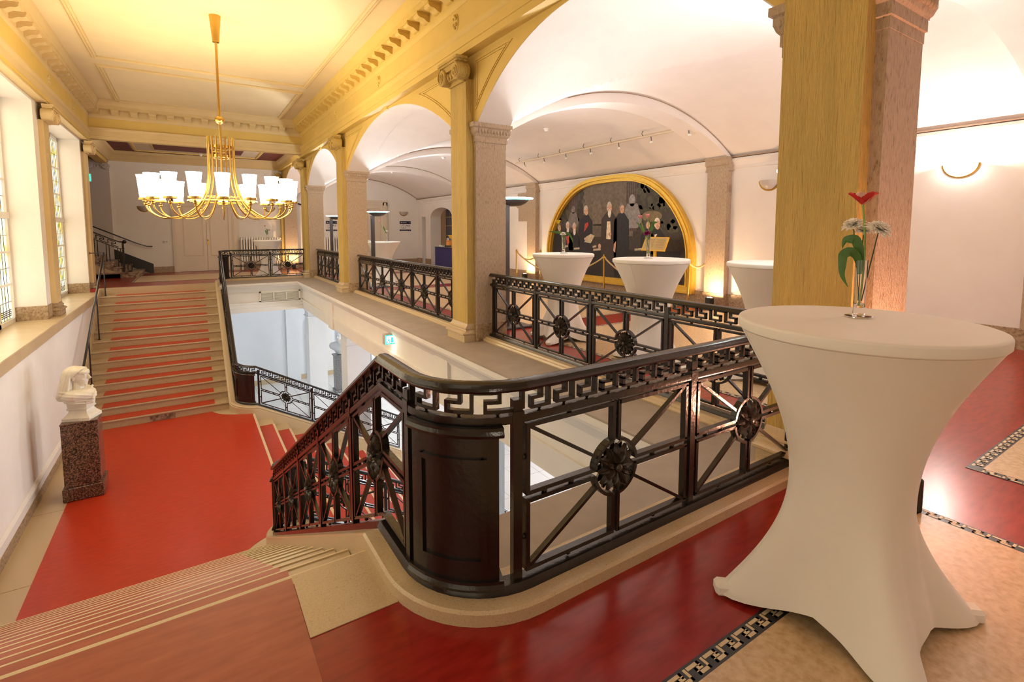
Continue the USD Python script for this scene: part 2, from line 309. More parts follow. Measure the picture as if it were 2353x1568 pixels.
# top nosing pieces on the upper floor
tag(obj('top_nosing', prism([(YN - .03, -.22), (YN, -.22), (YN + .006, -.042), (YN + .03, -.03), (YN + .03, -.008), (YN + .026, .003), (YN + .018, .0035), (YN - .03, .0)], SX0, SX1, 'x'), 'nosing_stone', s1), 'pale stone edge of the top step')
obj('top_slab', prism([(.30, 1.757), (.62, 1.757), (.62, YN + .018), (.30, YN + .018)], .0003, .0036), 'sandstone', s1, smooth=False)
obj('top_lino', prism([(-1.88, 1.5), (.297, 1.5), (.297, YN + .018), (-1.88, YN + .018)], .0003, .0028), 'lino_tread_sheen', s1, smooth=False)
obj('top_nosing', bx(SX0, SX1, 15.60, 15.78, -.20, .003), 'stair_stone', s2)
obj('bottom_riser', bx(SX0, SX1, 11.75, 11.80, -2.30, -2.16), 'stair_stone', s2)
tag(obj('marble_patch', bx(-.78, -.36, 11.744, 11.752, -2.295, -2.19), 'stair_stone_dark', s2, smooth=False), 'dark red marble patch in the lowest riser')
# landing
land = sbox(-1.95, 5.9, .985, 11.85)
fl1 = struct('floor', prism(land, -2.52, -2.30), 'sandstone')
red = sbox(-1.55, 6.04, .96, 11.74).difference(Point(.96, 11.95).buffer(.72)).difference(Point(.96, 5.83).buffer(.72))
tag(obj('lino_panel', prism(red, -2.2997, -2.297), 'lino_landing', fl1, smooth=False), 'red lino field of the landing')
obj('white_nosing', bx(.955, .995, 6.62, 11.12, -2.33, -2.2955), 'inlay_cream', fl1, smooth=False)
obj('border_joint', [bx(-1.9, -1.55, y, y + .006, -2.2998, -2.2985) for y in (6.9, 8.6, 10.2)], 'sandstone_dark', fl1, smooth=False)
# lower flight going down to +x
t = thing('lower_staircase', 'flight with red treads and white nosings dropping to the right below the gallery ledge', 'staircase')
for k in range(12):
    z = -2.30 - RISE * (k + 1); xa = .985 + .3 * k; xb = xa + .3
    s = obj('step', bx(xa, xb + .025, 6.56, 11.18, z - RISE - .03, z), 'sandstone', t, smooth=False)
    tag(obj('tread_inlay', bx(xa + .002, xb - .012, 6.95, 10.80, z + .0003, z + .003), 'lino_landing', s, smooth=False), 'red lino tread')
    tag(obj('tread_nosing', bx(xb - .012, xb + .027, 6.95, 10.80, z - .02, z + .0035), 'inlay_cream', s, smooth=False), 'white nosing strip')
# ---- left wall: lower part, sill, windows
wl = struct('wall_left', [bx(-2.7, -1.90, 5.0, 16.6, -2.4, -.25), bx(-2.7, -1.90, -4.2, 5.0, -2.4, -.25)], 'plaster_white')
struct('baseboard_left', bx(-1.91, -1.875, 6.0, 11.75, -2.30, -2.17), 'sandstone_dark')
tr = struct('trim_5', prism([(-1.905, -2.17), (-1.885, -2.17), (-1.885, -2.06), (-1.865, -2.05), (-1.86, -2.02), (-1.89, -1.985), (-1.905, -1.98)], 6.0, 11.75, 'y'), 'plaster_white')
# string board along far flight at the left wall
struct('trim_6', prism([(11.75, -2.30), (15.66, -.16), (15.66, .0), (15.3, .0), (11.75, -1.93)], -1.90, -1.84, 'x'), 'sandstone')
struct('trim_7', prism([(-2.62, -.25), (-1.87, -.25), (-1.86, -.24), (-1.86, -.09), (-1.868, -.08), (-2.62, -.08)], 2.4, 15.68, 'y'), 'sill_stone')
WZ = 3.56
wins = [(6.33, 11.33), (12.42, 15.66), (1.9, 5.2), (-3.4, .6)]  # the last window is unseen, added behind the camera as foreground fill
pts = sbox(-4.2, -.08, 16.45, 4.7)
for a, b in wins: pts = pts.difference(sbox(a, -.08, b, WZ))
struct('upper_face', prism(pts, -2.48, -2.06, 'x'), 'plaster_white', wl)
struct('back_face', prism(sbox(-4.2, -4.5, 16.45, 4.7), -2.75, -2.56, 'x'), 'plaster_white', wl)
skirt = []
ys = [-4.2] + sorted(y for w in wins for y in w) + [16.4]
for i in range(0, len(ys), 2):
    skirt.append(bx(-2.08, -2.045, ys[i], ys[i + 1], -.08, .155))
for a, b in wins: skirt += [bx(-2.47, -2.05, a - .002, a + .02, -.08, .155), bx(-2.47, -2.05, b - .02, b + .002, -.08, .155)]
struct('baseboard_left', skirt, 'sandstone_dark', smooth=False)
for wi, (a, b) in enumerate(wins):
    w = thing('window_%d' % (wi + 1), kind='structure')
    n = max(2, int(round((b - a) / .82))); pw = (b - a) / n; x0, x1 = -2.53, -2.455
    fr = [bx(x0, x1, a, b, -.08, -.01), bx(x0, x1, a, b, WZ - .08, WZ), bx(x0, x1 + .02, a, b, 1.62, 1.72)]
    for k in range(n + 1): fr.append(bx(x0, x1, a + k * pw - .045 * (k > 0), a + k * pw + .045 * (k < n), -.08, WZ))
    for k in range(n):
        for z in (.55, 1.08, 2.25, 2.85): fr.append(bx(x0 + .015, x1 - .012, a + k * pw, a + k * pw + pw, z - .018, z + .018))
    obj('window_frame', fr, 'white_gloss', w, smooth=False)
    zs = [-.01, .55, 1.08, 1.62, 1.72, 2.25, 2.85, WZ - .08]
    for k in range(n):
        if a + k * pw < 8.8 and wi == 0: continue
        for q in range(7):
            if q == 3: continue
            z0, z1 = zs[q], zs[q + 1]; ya, yb = a + k * pw + .045, a + (k + 1) * pw - .045
            pane = obj('pane', bx(-2.497, -2.489, ya, yb, z0, z1), 'leaded_glass', w, smooth=False)
            ld = [bx(-2.50, -2.484, y - .004, y + .004, z0, z1) for y in np.linspace(ya, yb, 6)[1:-1]] + [bx(-2.50, -2.484, ya, yb, z - .004, z + .004) for z in np.linspace(z0, z1, 3)]
            if q == 0: ld += [bx(-2.50, -2.482, ya + .25 * (yb - ya), yb - .05, z0 + .05 + i * .03, z0 + .062 + i * .03) for i in range(4)]
            obj('lead_came', ld, 'black_plastic', pane, smooth=False)
    if wi == 0: obj('pane', bx(-2.497, -2.489, a, 8.8, -.05, WZ), 'leaded_glass', w, smooth=False)
    rect_light(f'{w.GetPath()}/evening_light', (-2.44, (a + b) / 2, 1.75), (1, 0, 0), b - a - .1, 3.3, WINDOW * (1, 1, .5, .2)[wi], (1, .88, .70))
    obj('window_catch', [bx(x1 - .01, x1 + .03, b - pw - .02, b - pw + .02, .55, .6), bx(x1 + .01, x1 + .03, b - pw - .09, b - pw + .01, .57, .59)], 'brass', w)
# ---- gallery walls
wr = sbox(-4.2, -.1, 20.8, 4.2).difference(sbox(17.25, 0, 19.25, 1.95)).difference(Polygon([(17.25, 1.9)] + [(18.25 - math.cos(x) * 1.0, 1.95 + .38 * math.sin(x)) for x in np.linspace(0, PI, 25)] + [(19.25, 1.9)])).difference(sbox(19.75, 0, 20.15, 2.0))
wallr = struct('wall_right', prism(wr, 8.5, 9.1, 'x'), 'plaster_gallery')
struct('niche_back', [bx(9.1, 9.2, 16.5, 20.7, -.1, 3)], 'gallery_grey', wallr)
d = thing('door_1', kind='structure')
obj('door_leaf', [bx(8.96, 9.02, 17.2, 18.0, 0, 2.35), bx(8.96, 9.02, 18.75, 19.3, 0, 2.35)], 'brown_door', d, smooth=False)
obj('pane', bx(8.98, 9.0, 18.0, 18.75, .0, 2.35), 'blue_glass', d, smooth=False)
obj('glazing_bar', [bx(8.965, 8.985, 18.0, 18.75, z, z + .03) for z in (.6, 1.2, 1.6, 1.95)] + [bx(8.965, 8.985, 18.36, 18.39, 0, 2.3)], 'brown_door', d, smooth=False)
obj('poster', [bx(8.96, 8.968, 18.05, 18.3, .75, 1.12), bx(8.96, 8.968, 18.45, 18.7, .75, 1.12)], 'sign_white', d, smooth=False)
struct('baseboard_right', [bx(8.465, 8.505, a, b, 0, .235) for a, b in ((-4, 17.25), (19.25, 19.75), (20.15, 20.6))], 'sandstone_dark', smooth=False)
struct('trim_8', [prism([(8.5, 2.74), (8.44, 2.74), (8.435, 2.70), (8.46, 2.67), (8.47, 2.63), (8.485, 2.61), (8.485, 2.56), (8.5, 2.55)], -4, 20.6, 'y')], 'plaster_gallery')
struct('trim_9', prism([(8.5, 2.775), (8.43, 2.775), (8.43, 2.755), (8.5, 2.755)], -4, 20.6, 'y'), 'brown_trim')
for k in range(0, 4):
    y = P[k]; p = thing('wall_pilaster', kind='structure')
    obj('shaft', bx(8.36, 8.52, y - .21, y + .21, 0.24, 2.525), 'pier_stone', p, smooth=False)
    obj('base', bx(8.345, 8.52, y - .225, y + .225, 0, .24), 'sandstone_dark', p, smooth=False)
    obj('capital', [prism([(8.52, 2.52), (8.345, 2.52), (8.345, 2.56), (8.36, 2.565), (8.36, 2.62), (8.33, 2.64), (8.33, 2.72), (8.30, 2.74), (8.30, 2.775), (8.52, 2.775)], y - .24, y + .24, 'y')], 'pier_stone', p)
# far wall, door, back walls
struct('wall_far', [bx(-6.3, 8.6, 20.6, 20.9, -4.5, 4.8)], 'plaster_white')
struct('baseboard_far', [bx(-1.2, -.42, 20.575, 20.605, 0, .2), bx(1.56, 6.3, 20.575, 20.605, 0, .2), bx(7.15, 8.5, 20.575, 20.605, 0, .2)], 'sandstone_dark')
struct('wall_near', [bx(-6.3, 8.7, -4.2, -4.0, -4.5, 4.8)], 'plaster_white')
struct('wall_left', bx(-6.3, -6.1, 16.0, 20.8, -4.5, 4.8), 'plaster_white')
struct('wall_left', bx(-6.2, -2.5, 16.3, 16.45, -.2, 4.8), 'plaster_white')
def double_door(n, x0, x1, zt):
    d = thing('door_%d' % n, kind='structure'); y = 20.6; xm = (x0 + x1) / 2
    for a, b in ((x0, x0 + .2), (x1 - .2, x1)):
        obj('door_frame', [bx(a, b, y - .07, y, 0, zt), bx(a + .05, b - .05, y - .09, y - .06, 0, zt - .05)], 'door_paint', d, smooth=False)
    obj('door_head', [bx(x0, x1, y - .07, y, zt - .16, zt), bx(x0 - .03, x1 + .03, y - .1, y, zt - .03, zt + .04)], 'door_paint', d, smooth=False)
    for a, b in ((x0 + .2, xm - .004), (xm + .004, x1 - .2)):
        lf = obj('door_leaf', bx(a, b, y - .045, y - .002, .01, zt - .16), 'door_paint', d, smooth=False)
        obj('door_moulding', [bx(a + .11, b - .11, y - .058, y - .04, z - .014, z + .014) for z in (.55, zt - .3)] + [bx(q - .014, q + .014, y - .058, y - .04, .55, zt - .3) for q in (a + .11, b - .11)], 'door_frame', lf, smooth=False)
    obj('door_handle', [bx(xm + .015, xm + .045, y - .06, y - .04, .92, 1.12), ball((xm + .03, y - .085, 1.08), .022)], 'brass', d)
    obj('hinge', [bx(x0 + .19, x0 + .205, y - .065, y - .045, .25, .48), bx(x0 + .19, x0 + .205, y - .065, y - .045, 1.7, 1.93)], 'white_gloss', d, smooth=False)
double_door(2, -.42, 1.56, 2.55)
double_door(3, 5.2, 7.12, 2.62)
# ---- arcade: piers, pilasters, arched wall
arc = thing('wall_arcade', kind='structure')
def seg_arc(ya, yb, zs, zc, n=40):
    c = (yb - ya) / 2; h = zc - zs; Rr = (c * c + h * h) / (2 * h); a = math.asin(c / Rr)
    return [((ya + yb) / 2 + Rr * math.sin(q), zc - Rr + Rr * math.cos(q)) for q in np.linspace(-a, a, n)]
ZS, ZC, HW = 2.74, 3.57, .285
allp = sbox(-4.0, 2.6, 20.6, 4.35)
arches = {}
for k in range(-1, 4):
    ya, yb = P[k] + HW, P[k + 1] - HW; arches[k] = (ya, yb)
    allp = allp.difference(Polygon([(ya, 2.5)] + seg_arc(ya, yb, ZS, ZC) + [(yb, 2.5)]))
obj('arch_wall', prism(allp, 3.08, 3.30, 'x'), 'ochre_paint', arc, smooth=20)
obj('arch_soffit', prism(allp, 3.30, 3.56, 'x'), 'plaster_gallery', arc, smooth=20)
obj('soffit_lining', cat([prism(Polygon(seg_arc(a, b, ZS, ZC) + seg_arc(a + .004, b - .004, ZS - .01, ZC - .004)[::-1]).buffer(0), 3.084, 3.56, 'x') for a, b in arches.values()]), 'plaster_gallery', arc, smooth=20)
for k in range(-1, 5):
    y = P[k]; p = sub('pier', arc)
    obj('pier_shaft', bx(3.08, 3.52, y - HW + .012, y + HW - .012, .23, 2.475), 'pier_stone', p, smooth=False)
    obj('pier_base', cham(3.065, 3.535, y - HW, y + HW, -.02, .235, .012), 'sandstone_dark', p, smooth=False)
    cp = [(0, 2.47), (.004, 2.47), (.004, 2.53), (.014, 2.535), (.014, 2.60), (.03, 2.62), (.045, 2.66), (.045, 2.70), (.065, 2.715), (.065, 2.765)]
    rings = []
    for o, z in cp: rings.append(np.array([(3.08 - o, y - HW - o + .012, z), (3.52 + o, y - HW - o + .012, z), (3.52 + o, y + HW + o - .012, z), (3.08 - o, y + HW + o - .012, z)]))
    obj('pier_capital', loft(rings), 'pier_stone', p, smooth=False)
    obj('egg_moulding', [ball((xx, yy, 2.665), .016, 1, (1, 1, 1.6)) for yy in (y - HW - .03, y + HW + .03) for xx in np.arange(3.10, 3.52, .045)] + [ball((3.045, yy, 2.665), .016, 1, (1, 1, 1.6)) for yy in np.arange(y - HW + .02, y + HW, .045)], 'pier_stone', p)
def ionic(parent, c, face, m='pilaster_paint'):
    """capital on a pilaster: c = centre of the face at the necking, face = outward unit vector (2-d)"""
    f = np.array([*face, 0.]); s = np.array([-face[1], face[0], 0.]); o = np.array(c, float)
    def T(mesh): v, q = mesh; return o + v[:, :1] * s + v[:, 1:2] * f + v[:, 2:] * np.array([0, 0, 1.]), q
    parts = [T(prism([(-.21, .0), (.21, .0), (.21, .03), (.225, .035), (.225, .06), (-.225, .06), (-.225, .035), (-.21, .03)], 0, .03, 'y')),
             T(bx(-.235, .235, 0, .12, .16, .225)), T(bx(-.25, .25, 0, .14, .225, .25)), T(bx(-.27, .27, 0, .16, .25, .285)), T(bx(-.19, .19, 0, .085, .05, .17))]
    cap = obj('capital', parts, m, parent)
    for sg in (-1, 1):
        parts = []
        v, q = lathe([(0, 0), (.095, 0), (.105, .012), (.105, .15), (.095, .162), (0, .162)], 28, axis='y'); parts.append(T((v + [sg * .2, -.02, .115], q)))
        tt = np.linspace(0, 5 * PI, 60); rr = .097 * np.exp(-tt * .115)
        parts.append(T(tube(np.stack([sg * .2 + sg * rr * np.sin(tt), np.full(60, .146), .115 + rr * np.cos(tt)], 1), .0095, 6)))
        parts.append(T(ball((sg * .2, .146, .115), .024)))
        obj('volute', parts, m, cap)
    obj('egg_moulding', [T(ball((x, .092, .10), .032, 2, (.75, .7, 1.35))) for x in (-.075, 0, .075)] + [T(ball((x, .095, .12), .014, 1, (.6, .7, 2.4))) for x in (-.112, -.038, .038, .112)], m, cap)
    return cap
for k in range(-1, 5):
    y = P[k]; p = sub('pilaster', arc)
    obj('pilaster_shaft', bx(2.975, 3.09, y - .215, y + .215, .2, 3.30), 'pilaster_paint', p, smooth=False)
    bp = [(.028, -.02), (.028, .085), (.034, .09), (.040, .10), (.040, .115), (.030, .13), (.016, .14), (.012, .155), (.018, .165), (.018, .18), (.006, .20), (0, .23)]
    obj('pilaster_base', loft([np.array([(2.975 - o * 2.2, y - .215 - o, z), (3.07, y - .215 - o, z), (3.07, y + .215 + o, z), (2.975 - o * 2.2, y + .215 + o, z)]) for o, z in bp]), 'sandstone', p, smooth=40)
    ionic(p, (2.975, y, 3.265), (-1, 0))
# spandrel panel mouldings
for k, (ya, yb) in arches.items():
    sp = sbox(P[k] + .235, 2.76, P[k + 1] - .235, 3.56).difference(Polygon([(ya - .02, 2.4)] + seg_arc(ya - .14, yb + .14, ZS - .05, ZC + .13) + [(yb + .02, 2.4)]))
    for gpoly in (sp.geoms if hasattr(sp, 'geoms') else [sp]):
        a = gpoly.buffer(-.045, join_style=2); 
        if a.is_empty: continue
        for off in (0, -.028):
            o = a.buffer(off, join_style=2); i = o.buffer(-.011, join_style=2)
            if not o.is_empty: obj('spandrel_moulding', prism(o.difference(i), 3.068, 3.085, 'x'), 'ochre_paint', arc, smooth=False)
    ym = (ya + yb) / 2
    obj('keystone', prism([(ym - .09, ZC - .008), (ym + .09, ZC - .008), (ym + .12, 3.72), (ym - .12, 3.72)], 3.045, 3.10, 'x'), 'ochre_paint', arc, smooth=False)
# ---- entablature of the hall (both sides and the two cross beams)
ENT = [(.16, 3.60), (.0, 3.60), (.0, 3.68), (-.012, 3.685), (-.012, 3.80), (-.03, 3.815), (-.045, 3.85), (-.045, 3.875), (.02, 3.885), (.02, 4.17), (.0, 4.18), (-.02, 4.215), (-.03, 4.255), (-.03, 4.40), (.16, 4.40)]
CRN = [(.1, 4.38), (-.20, 4.38), (-.20, 4.45), (-.215, 4.455), (-.225, 4.50), (-.255, 4.55), (-.26, 4.60), (-.26, 4.63), (.1, 4.63)]
def modillion(o, n):
    """small console under the corona: o = point on the bed at z 4.38, n = direction it projects (2-d)"""
    n = np.array(n, float); s = np.array([-n[1], n[0]])
    prof = [(0, 0), (.175, 0), (.175, -.045), (.16, -.06), (.135, -.07), (.10, -.072), (.07, -.085), (.045, -.105), (.02, -.112), (0, -.11)]
    v, f = prism(prof, -.075, .075, 'y')
    c = cat([(v, f), bx(0, .185, -.085, .085, -.022, 0)]); v, f = c
    p = np.array(o, float); return np.stack([p[0] + v[:, 0] * n[0] + v[:, 1] * s[0], p[1] + v[:, 0] * n[1] + v[:, 1] * s[1], 4.382 + v[:, 2]], 1), f
def entab(name, base, d, a0, a1, axis, ros, m='ochre_lit_pale', up=0.):
    """base: coordinate of the face, d: +1 when the profile's negative side points to +coordinate"""
    q = lambda pr: [(base - d * x, z + (up if z < 3.9 else 0)) for x, z in pr]
    e = thing(name, kind='structure')
    obj('entablature', prism(q(ENT), a0, a1, axis), m, e); obj('corona', prism(q(CRN), a0, a1, axis), m, e)
    n = int(round((a1 - a0 - .5) / .365)); st = (a1 - a0 - .5) / n
    for i in range(n + 1):
        c = a0 + .25 + i * st
        if axis == 'y' and c < 3.2: continue
        obj('modillion', modillion((base + d * .03, c) if axis == 'y' else (c, base + d * .03), (d, 0) if axis == 'y' else (0, d)), m, e, smooth=35)
    for c in ros:
        obj('rosette', [ball((base - d * .012, c, 4.03), .085, 2, (.35, .8, 1.25))] + [ball((base + d * .012, c + .035 * math.sin(i * 2.1), 4.03 + .07 * math.cos(i * 1.05)), .022, 1) for i in range(6)], m, e)
    return e
entab('trim_10', 2.95, -1, 1.25, 16.42, 'y', [P[1], P[2], 8.83, 14.0, 3.64], 'ochre_paint')
entab('trim_11', -1.92, 1, 1.25, 16.42, 'y', [P[1], P[2], 8.83, 14.0])
entab('trim_12', 15.98, -1, -2.0, 3.05, 'x', [], up=.07)
entab('trim_13', 1.67, 1, -2.0, 3.05, 'x', [], up=.07)
struct('trim_14', [bx(-2.04, 3.0, 15.99, 16.42, 3.70, 4.6), bx(-2.04, -1.91, -4, 16.5, 3.63, 4.7), bx(2.96, 3.2, -4, 20.6, 3.63, 4.7), bx(-2.04, 3.0, 1.2, 1.66, 3.70, 4.6)], 'ochre_paint', smooth=False)
# left pilasters on the sill
for k in (0, 1, 2, 3):
    y = P[k] - (.0 if k != 3 else .2); p = thing('wall_pilaster', kind='structure')
    obj('shaft', bx(-2.08, -1.985, y - .19, y + .19, .1, 3.32), 'ochre_lit_pale', p, smooth=False)
    obj('base', loft([np.array([(-2.07, y - .19 - o, z), (-1.985 + o * 1.6, y - .19 - o, z), (-1.985 + o * 1.6, y + .19 + o, z), (-2.07, y + .19 + o, z)]) for o, z in [(a, b - .08) for a, b in bp]]), 'sandstone_dark', p, smooth=40)
    ionic(p, (-1.985, y, 3.29), (1, 0), 'ochre_lit_pale')
# ---- hall ceiling with moulded panels
ce = struct('ceiling', bx(-2.3, 3.2, 1.2, 16.4, 4.60, 4.75), 'ceiling_paint')
def mould_rect(x0, x1, y0, y1):
    pr = [(0, 4.605), (.0, 4.575), (.02, 4.56), (.045, 4.568), (.06, 4.555), (.085, 4.575), (.085, 4.605)]
    r = []
    for o, z in pr: r.append(np.array([(x0 + o, y0 + o, z), (x1 - o, y0 + o, z), (x1 - o, y1 - o, z), (x0 + o, y1 - o, z)]))
    v, f = loft(r, cap=False); obj('ceiling_moulding', (v, f), 'ochre_lit_pale', ce, smooth=False)
mould_rect(-1.33, 2.38, 12.5, 15.72); mould_rect(-1.33, 2.38, 5.65, 12.02); mould_rect(-1.33, 2.38, 1.95, 5.15)
# far hall ceiling, lower, with dark red bands
c2 = struct('ceiling', bx(-6.2, 3.2, 16.4, 20.7, 3.98, 4.1), 'pale_panel')
for q in ((-1.85, -1.35, 16.5, 20.3), (-.75, 1.65, 16.5, 19.5), (2.25, 2.85, 16.5, 20.3), (-1.35, 2.3, 20.1, 20.32)):
    obj('ceiling_panel', bx(*q, 3.965, 3.985), 'dark_red_paint', c2, smooth=False)
obj('panel_moulding', [bx(-1.30, -1.24, 16.45, 20.05, 3.95, 3.985), bx(2.14, 2.2, 16.45, 20.05, 3.95, 3.985), bx(-1.3, 2.2, 20.0, 20.06, 3.95, 3.985), bx(-.80, -.76, 16.45, 19.55, 3.955, 3.985)], 'ochre_paint', c2, smooth=False)
cr = [(0, 3.66), (-.05, 3.66), (-.05, 3.70), (-.08, 3.72), (-.14, 3.84), (-.20, 3.88), (-.22, 3.93), (-.22, 3.99), (0, 3.99)]
struct('trim_15', [prism([(20.6 + a, z) for a, z in cr], -6.1, 3.1, 'x'), prism([(-2.05 - a, z) for a, z in cr], 16.4, 20.6, 'y'), prism([(3.08 + a, z) for a, z in cr], 16.4, 20.6, 'y')], 'ochre_lit_pale')
struct('trim_16', [bx(-2.28, -2.04, 16.4, 20.6, 3.55, 4.0)], 'ochre_paint', smooth=False)
c3 = struct('ceiling', bx(-6.2, 3.2, -4.1, 1.3, 3.70, 3.85), 'pale_panel')
# far wall pilaster beside the upper stair, partly hidden
p = thing('wall_pilaster', kind='structure'); obj('shaft', bx(-2.55, -2.02, 20.5, 20.62, 0, 3.4), 'gallery_grey', p, smooth=False); ionic(p, (-2.29, 20.5, 3.36), (0, -1), 'gallery_grey')  # grey tone paints in the shade of this unlit corner
# ---- gallery vault
X0, X1, XM = 3.54, 8.5, 6.02
def main_z(x, zs=2.775, zc=3.54, a=X0, b=X1):
    c = (b - a) / 2; h = zc - zs; Rr = (c * c + h * h) / (2 * h); return zc - Rr + np.sqrt(np.maximum(Rr * Rr - (x - (a + b) / 2) ** 2, 0))
xs = np.linspace(X0 - .02, X1 + .02, 111); ysv = np.unique(np.concatenate([np.arange(-4.0, 20.62, .075), [20.6]]))
GX, GY = np.meshgrid(xs, ysv, indexing='ij'); GZ = main_z(GX)
for k, (ya, yb) in arches.items():
    c = (yb - ya) / 2; h = ZC - ZS; Rr = (c * c + h * h) / (2 * h); ym = (ya + yb) / 2
    cz = np.where(np.abs(GY - ym) < c, ZC - Rr + np.sqrt(np.maximum(Rr * Rr - (GY - ym) ** 2, 0)), 0) + .012 - .028 * (GX - X0)
    GZ = np.where(GX < XM, np.maximum(GZ, cz), GZ)
nx, ny = GX.shape; vv = np.stack([GX, GY, GZ], -1).reshape(-1, 3); ii, jj = np.meshgrid(np.arange(nx - 1), np.arange(ny - 1), indexing='ij'); b0 = (ii * ny + jj).ravel()
qf = np.concatenate([np.stack([b0, b0 + 1, b0 + ny + 1], 1), np.stack([b0, b0 + ny + 1, b0 + ny], 1)])
cg = struct('ceiling', (vv, qf), 'plaster_gallery', smooth=12)
for k in range(-1, 4):
    y = P[k]; xr = np.linspace(X0 - .02, X1, 40); lo = main_z(xr, 2.68, 3.38); hi = main_z(xr) + .05
    obj('vault_rib', prism(list(zip(xr, lo)) + list(zip(xr[::-1], hi[::-1])), y - .21, y + .21, 'y'), 'plaster_gallery', cg, smooth=20)
    for yy in (y - .213, y + .213): obj('rib_edge', tube([(x, yy, float(main_z(np.array(x))) - .012) for x in np.linspace(4.6, 8.46, 40)], .006, 5), 'brown_trim', cg)
struct('trim_17', tube([(x, 20.58, float(main_z(np.array(x))) - .012) for x in np.linspace(3.6, 8.48, 40)], .016, 6), 'brown_trim')
# roof slabs so that no sky comes in
struct('ceiling', [bx(-6.4, 9.3, -4.3, 21, 4.78, 4.9)], 'plaster_white', smooth=False)
# ---- lower storey
fl2 = struct('floor', bx(-2.6, 8.7, -1.2, 20.8, -4.6, -4.40), 'gallery_grey', smooth=False)
for x in np.arange(.66, 5.4, .6):
    for y in np.arange(11.2, 20.3, .6): obj('floor_tile', bx(x + .006, x + .594, y + .006, y + .594, -4.3995, -4.388), 'tile_white', fl2, smooth=False)
obj('tile_joint', [bx(.6, 8.5, y, y + .012, -4.4002, -4.3985) for y in np.arange(1, 11.0, .6)] + [bx(x, x + .012, 1, 11.2, -4.4002, -4.3985) for x in np.arange(.9, 8.4, .6)], 'ledge_stone', fl2, smooth=False)
wn = sbox(-1.2, -4.5, 20.8, -.1)
lowwins = [(4.4, 5.8), (8.2, 9.6), (13.0, 14.4), (17.6, 18.9)]
for a, b in lowwins: wn = wn.difference(sbox(a, -3.4, b, -1.5))
wlow = struct('wall_right', prism(wn, 8.5, 8.9, 'x'), 'plaster_lower')
for i, (a, b) in enumerate(lowwins):
    w = thing('window_%d' % (i + 5), kind='structure')
    obj('pane', bx(8.84, 8.85, a, b, -3.4, -1.5), 'daylight_pane', w, smooth=False)
    obj('window_frame', [bx(8.78, 8.84, a, b, z - .03, z + .03) for z in (-3.37, -2.4, -1.53)] + [bx(8.78, 8.84, q - .03, q + .03, -3.4, -1.5) for q in (a + .03, (a + b) / 2, b - .03)], 'white_gloss', w, smooth=False)
    rect_light('/World/window_%d/daylight' % (i + 5), (8.74, (a + b) / 2, -2.45), (-1, 0, 0), 1.3, 1.8, DAYLIGHT, COOL)
struct('wall_near', [bx(-2.6, 8.7, -1.3, -1.2, -4.5, -.2)], 'plaster_lower')
struct('wall_left', prism([(-1.2, -4.5), (6.6, -4.5), (6.6, -2.75), (6.0, -2.60), (2.0, -.42), (-1.2, -.24)], .52, .62, 'x'), 'plaster_lower', smooth=False)
struct('wall_left', prism([(20.8, -4.5), (11.1, -4.5), (11.1, -2.75), (11.76, -2.60), (15.7, -.42), (20.8, -.24)], .52, .62, 'x'), 'plaster_lower', smooth=False)
struct('wall_left', bx(.85, .95, 6.5, 11.3, -4.5, -2.53), 'plaster_lower', smooth=False)
lf = struct('wall_far', bx(.5, 8.5, 20.55, 20.61, -4.4, -.15), 'plaster_lower')
obj('skirting', bx(.62, 8.5, 20.52, 20.555, -4.4, -4.2), 'sandstone', lf, smooth=False)
obj('pilaster_strip', [bx(3.02, 3.5, 20.49, 20.56, -4.4, -.9), bx(2.98, 3.54, 20.47, 20.56, -1.25, -1.1)], 'plaster_lower', lf, smooth=False)
ad = [(-.55, 0), (-.55, 2.2)] + [(-.55 * math.cos(x), 2.2 + .25 * math.sin(x)) for x in np.linspace(0, PI, 16)] + [(.55, 2.2), (.55, 0)]
for cx in (4.35, 6.9):
    pl = Polygon([(cx + a, -4.4 + b) for a, b in ad])
    obj('arch_moulding', prism(pl.buffer(.06).difference(pl).intersection(sbox(0, -4.4, 9, 0)), 20.50, 20.56, 'y'), 'white_gloss', lf, smooth=False)
    obj('recess_panel', prism(pl.buffer(-.15), 20.53, 20.56, 'y'), 'white_gloss', lf, smooth=False)
struct('ceiling', [bx(3.3, 8.6, -1.2, 20.7, -.32, -.225), bx(.5, 3.4, 16.2, 20.7, -.32, -.225)], 'plaster_lower', smooth=False)
for k in range(0, 4):
    y = P[k]; p = thing('wall_column', kind='structure')
    obj('shaft', bx(2.98, 3.5, y - .27, y + .27, -4.4, -1.2), 'plaster_lower', p, smooth=False)
    obj('capital', loft([np.array([(2.98 - o, y - .27 - o, z), (3.5 + o, y - .27 - o, z), (3.5 + o, y + .27 + o, z), (2.98 - o, y + .27 + o, z)]) for o, z in ((.0, -1.24), (.03, -1.22), (.03, -1.19), (.0, -1.17), (.0, -1.06), (.02, -1.04), (.05, -.99), (.08, -.95), (.08, -.90), (.11, -.88), (.11, -.83))]), 'plaster_lower', p, smooth=False)
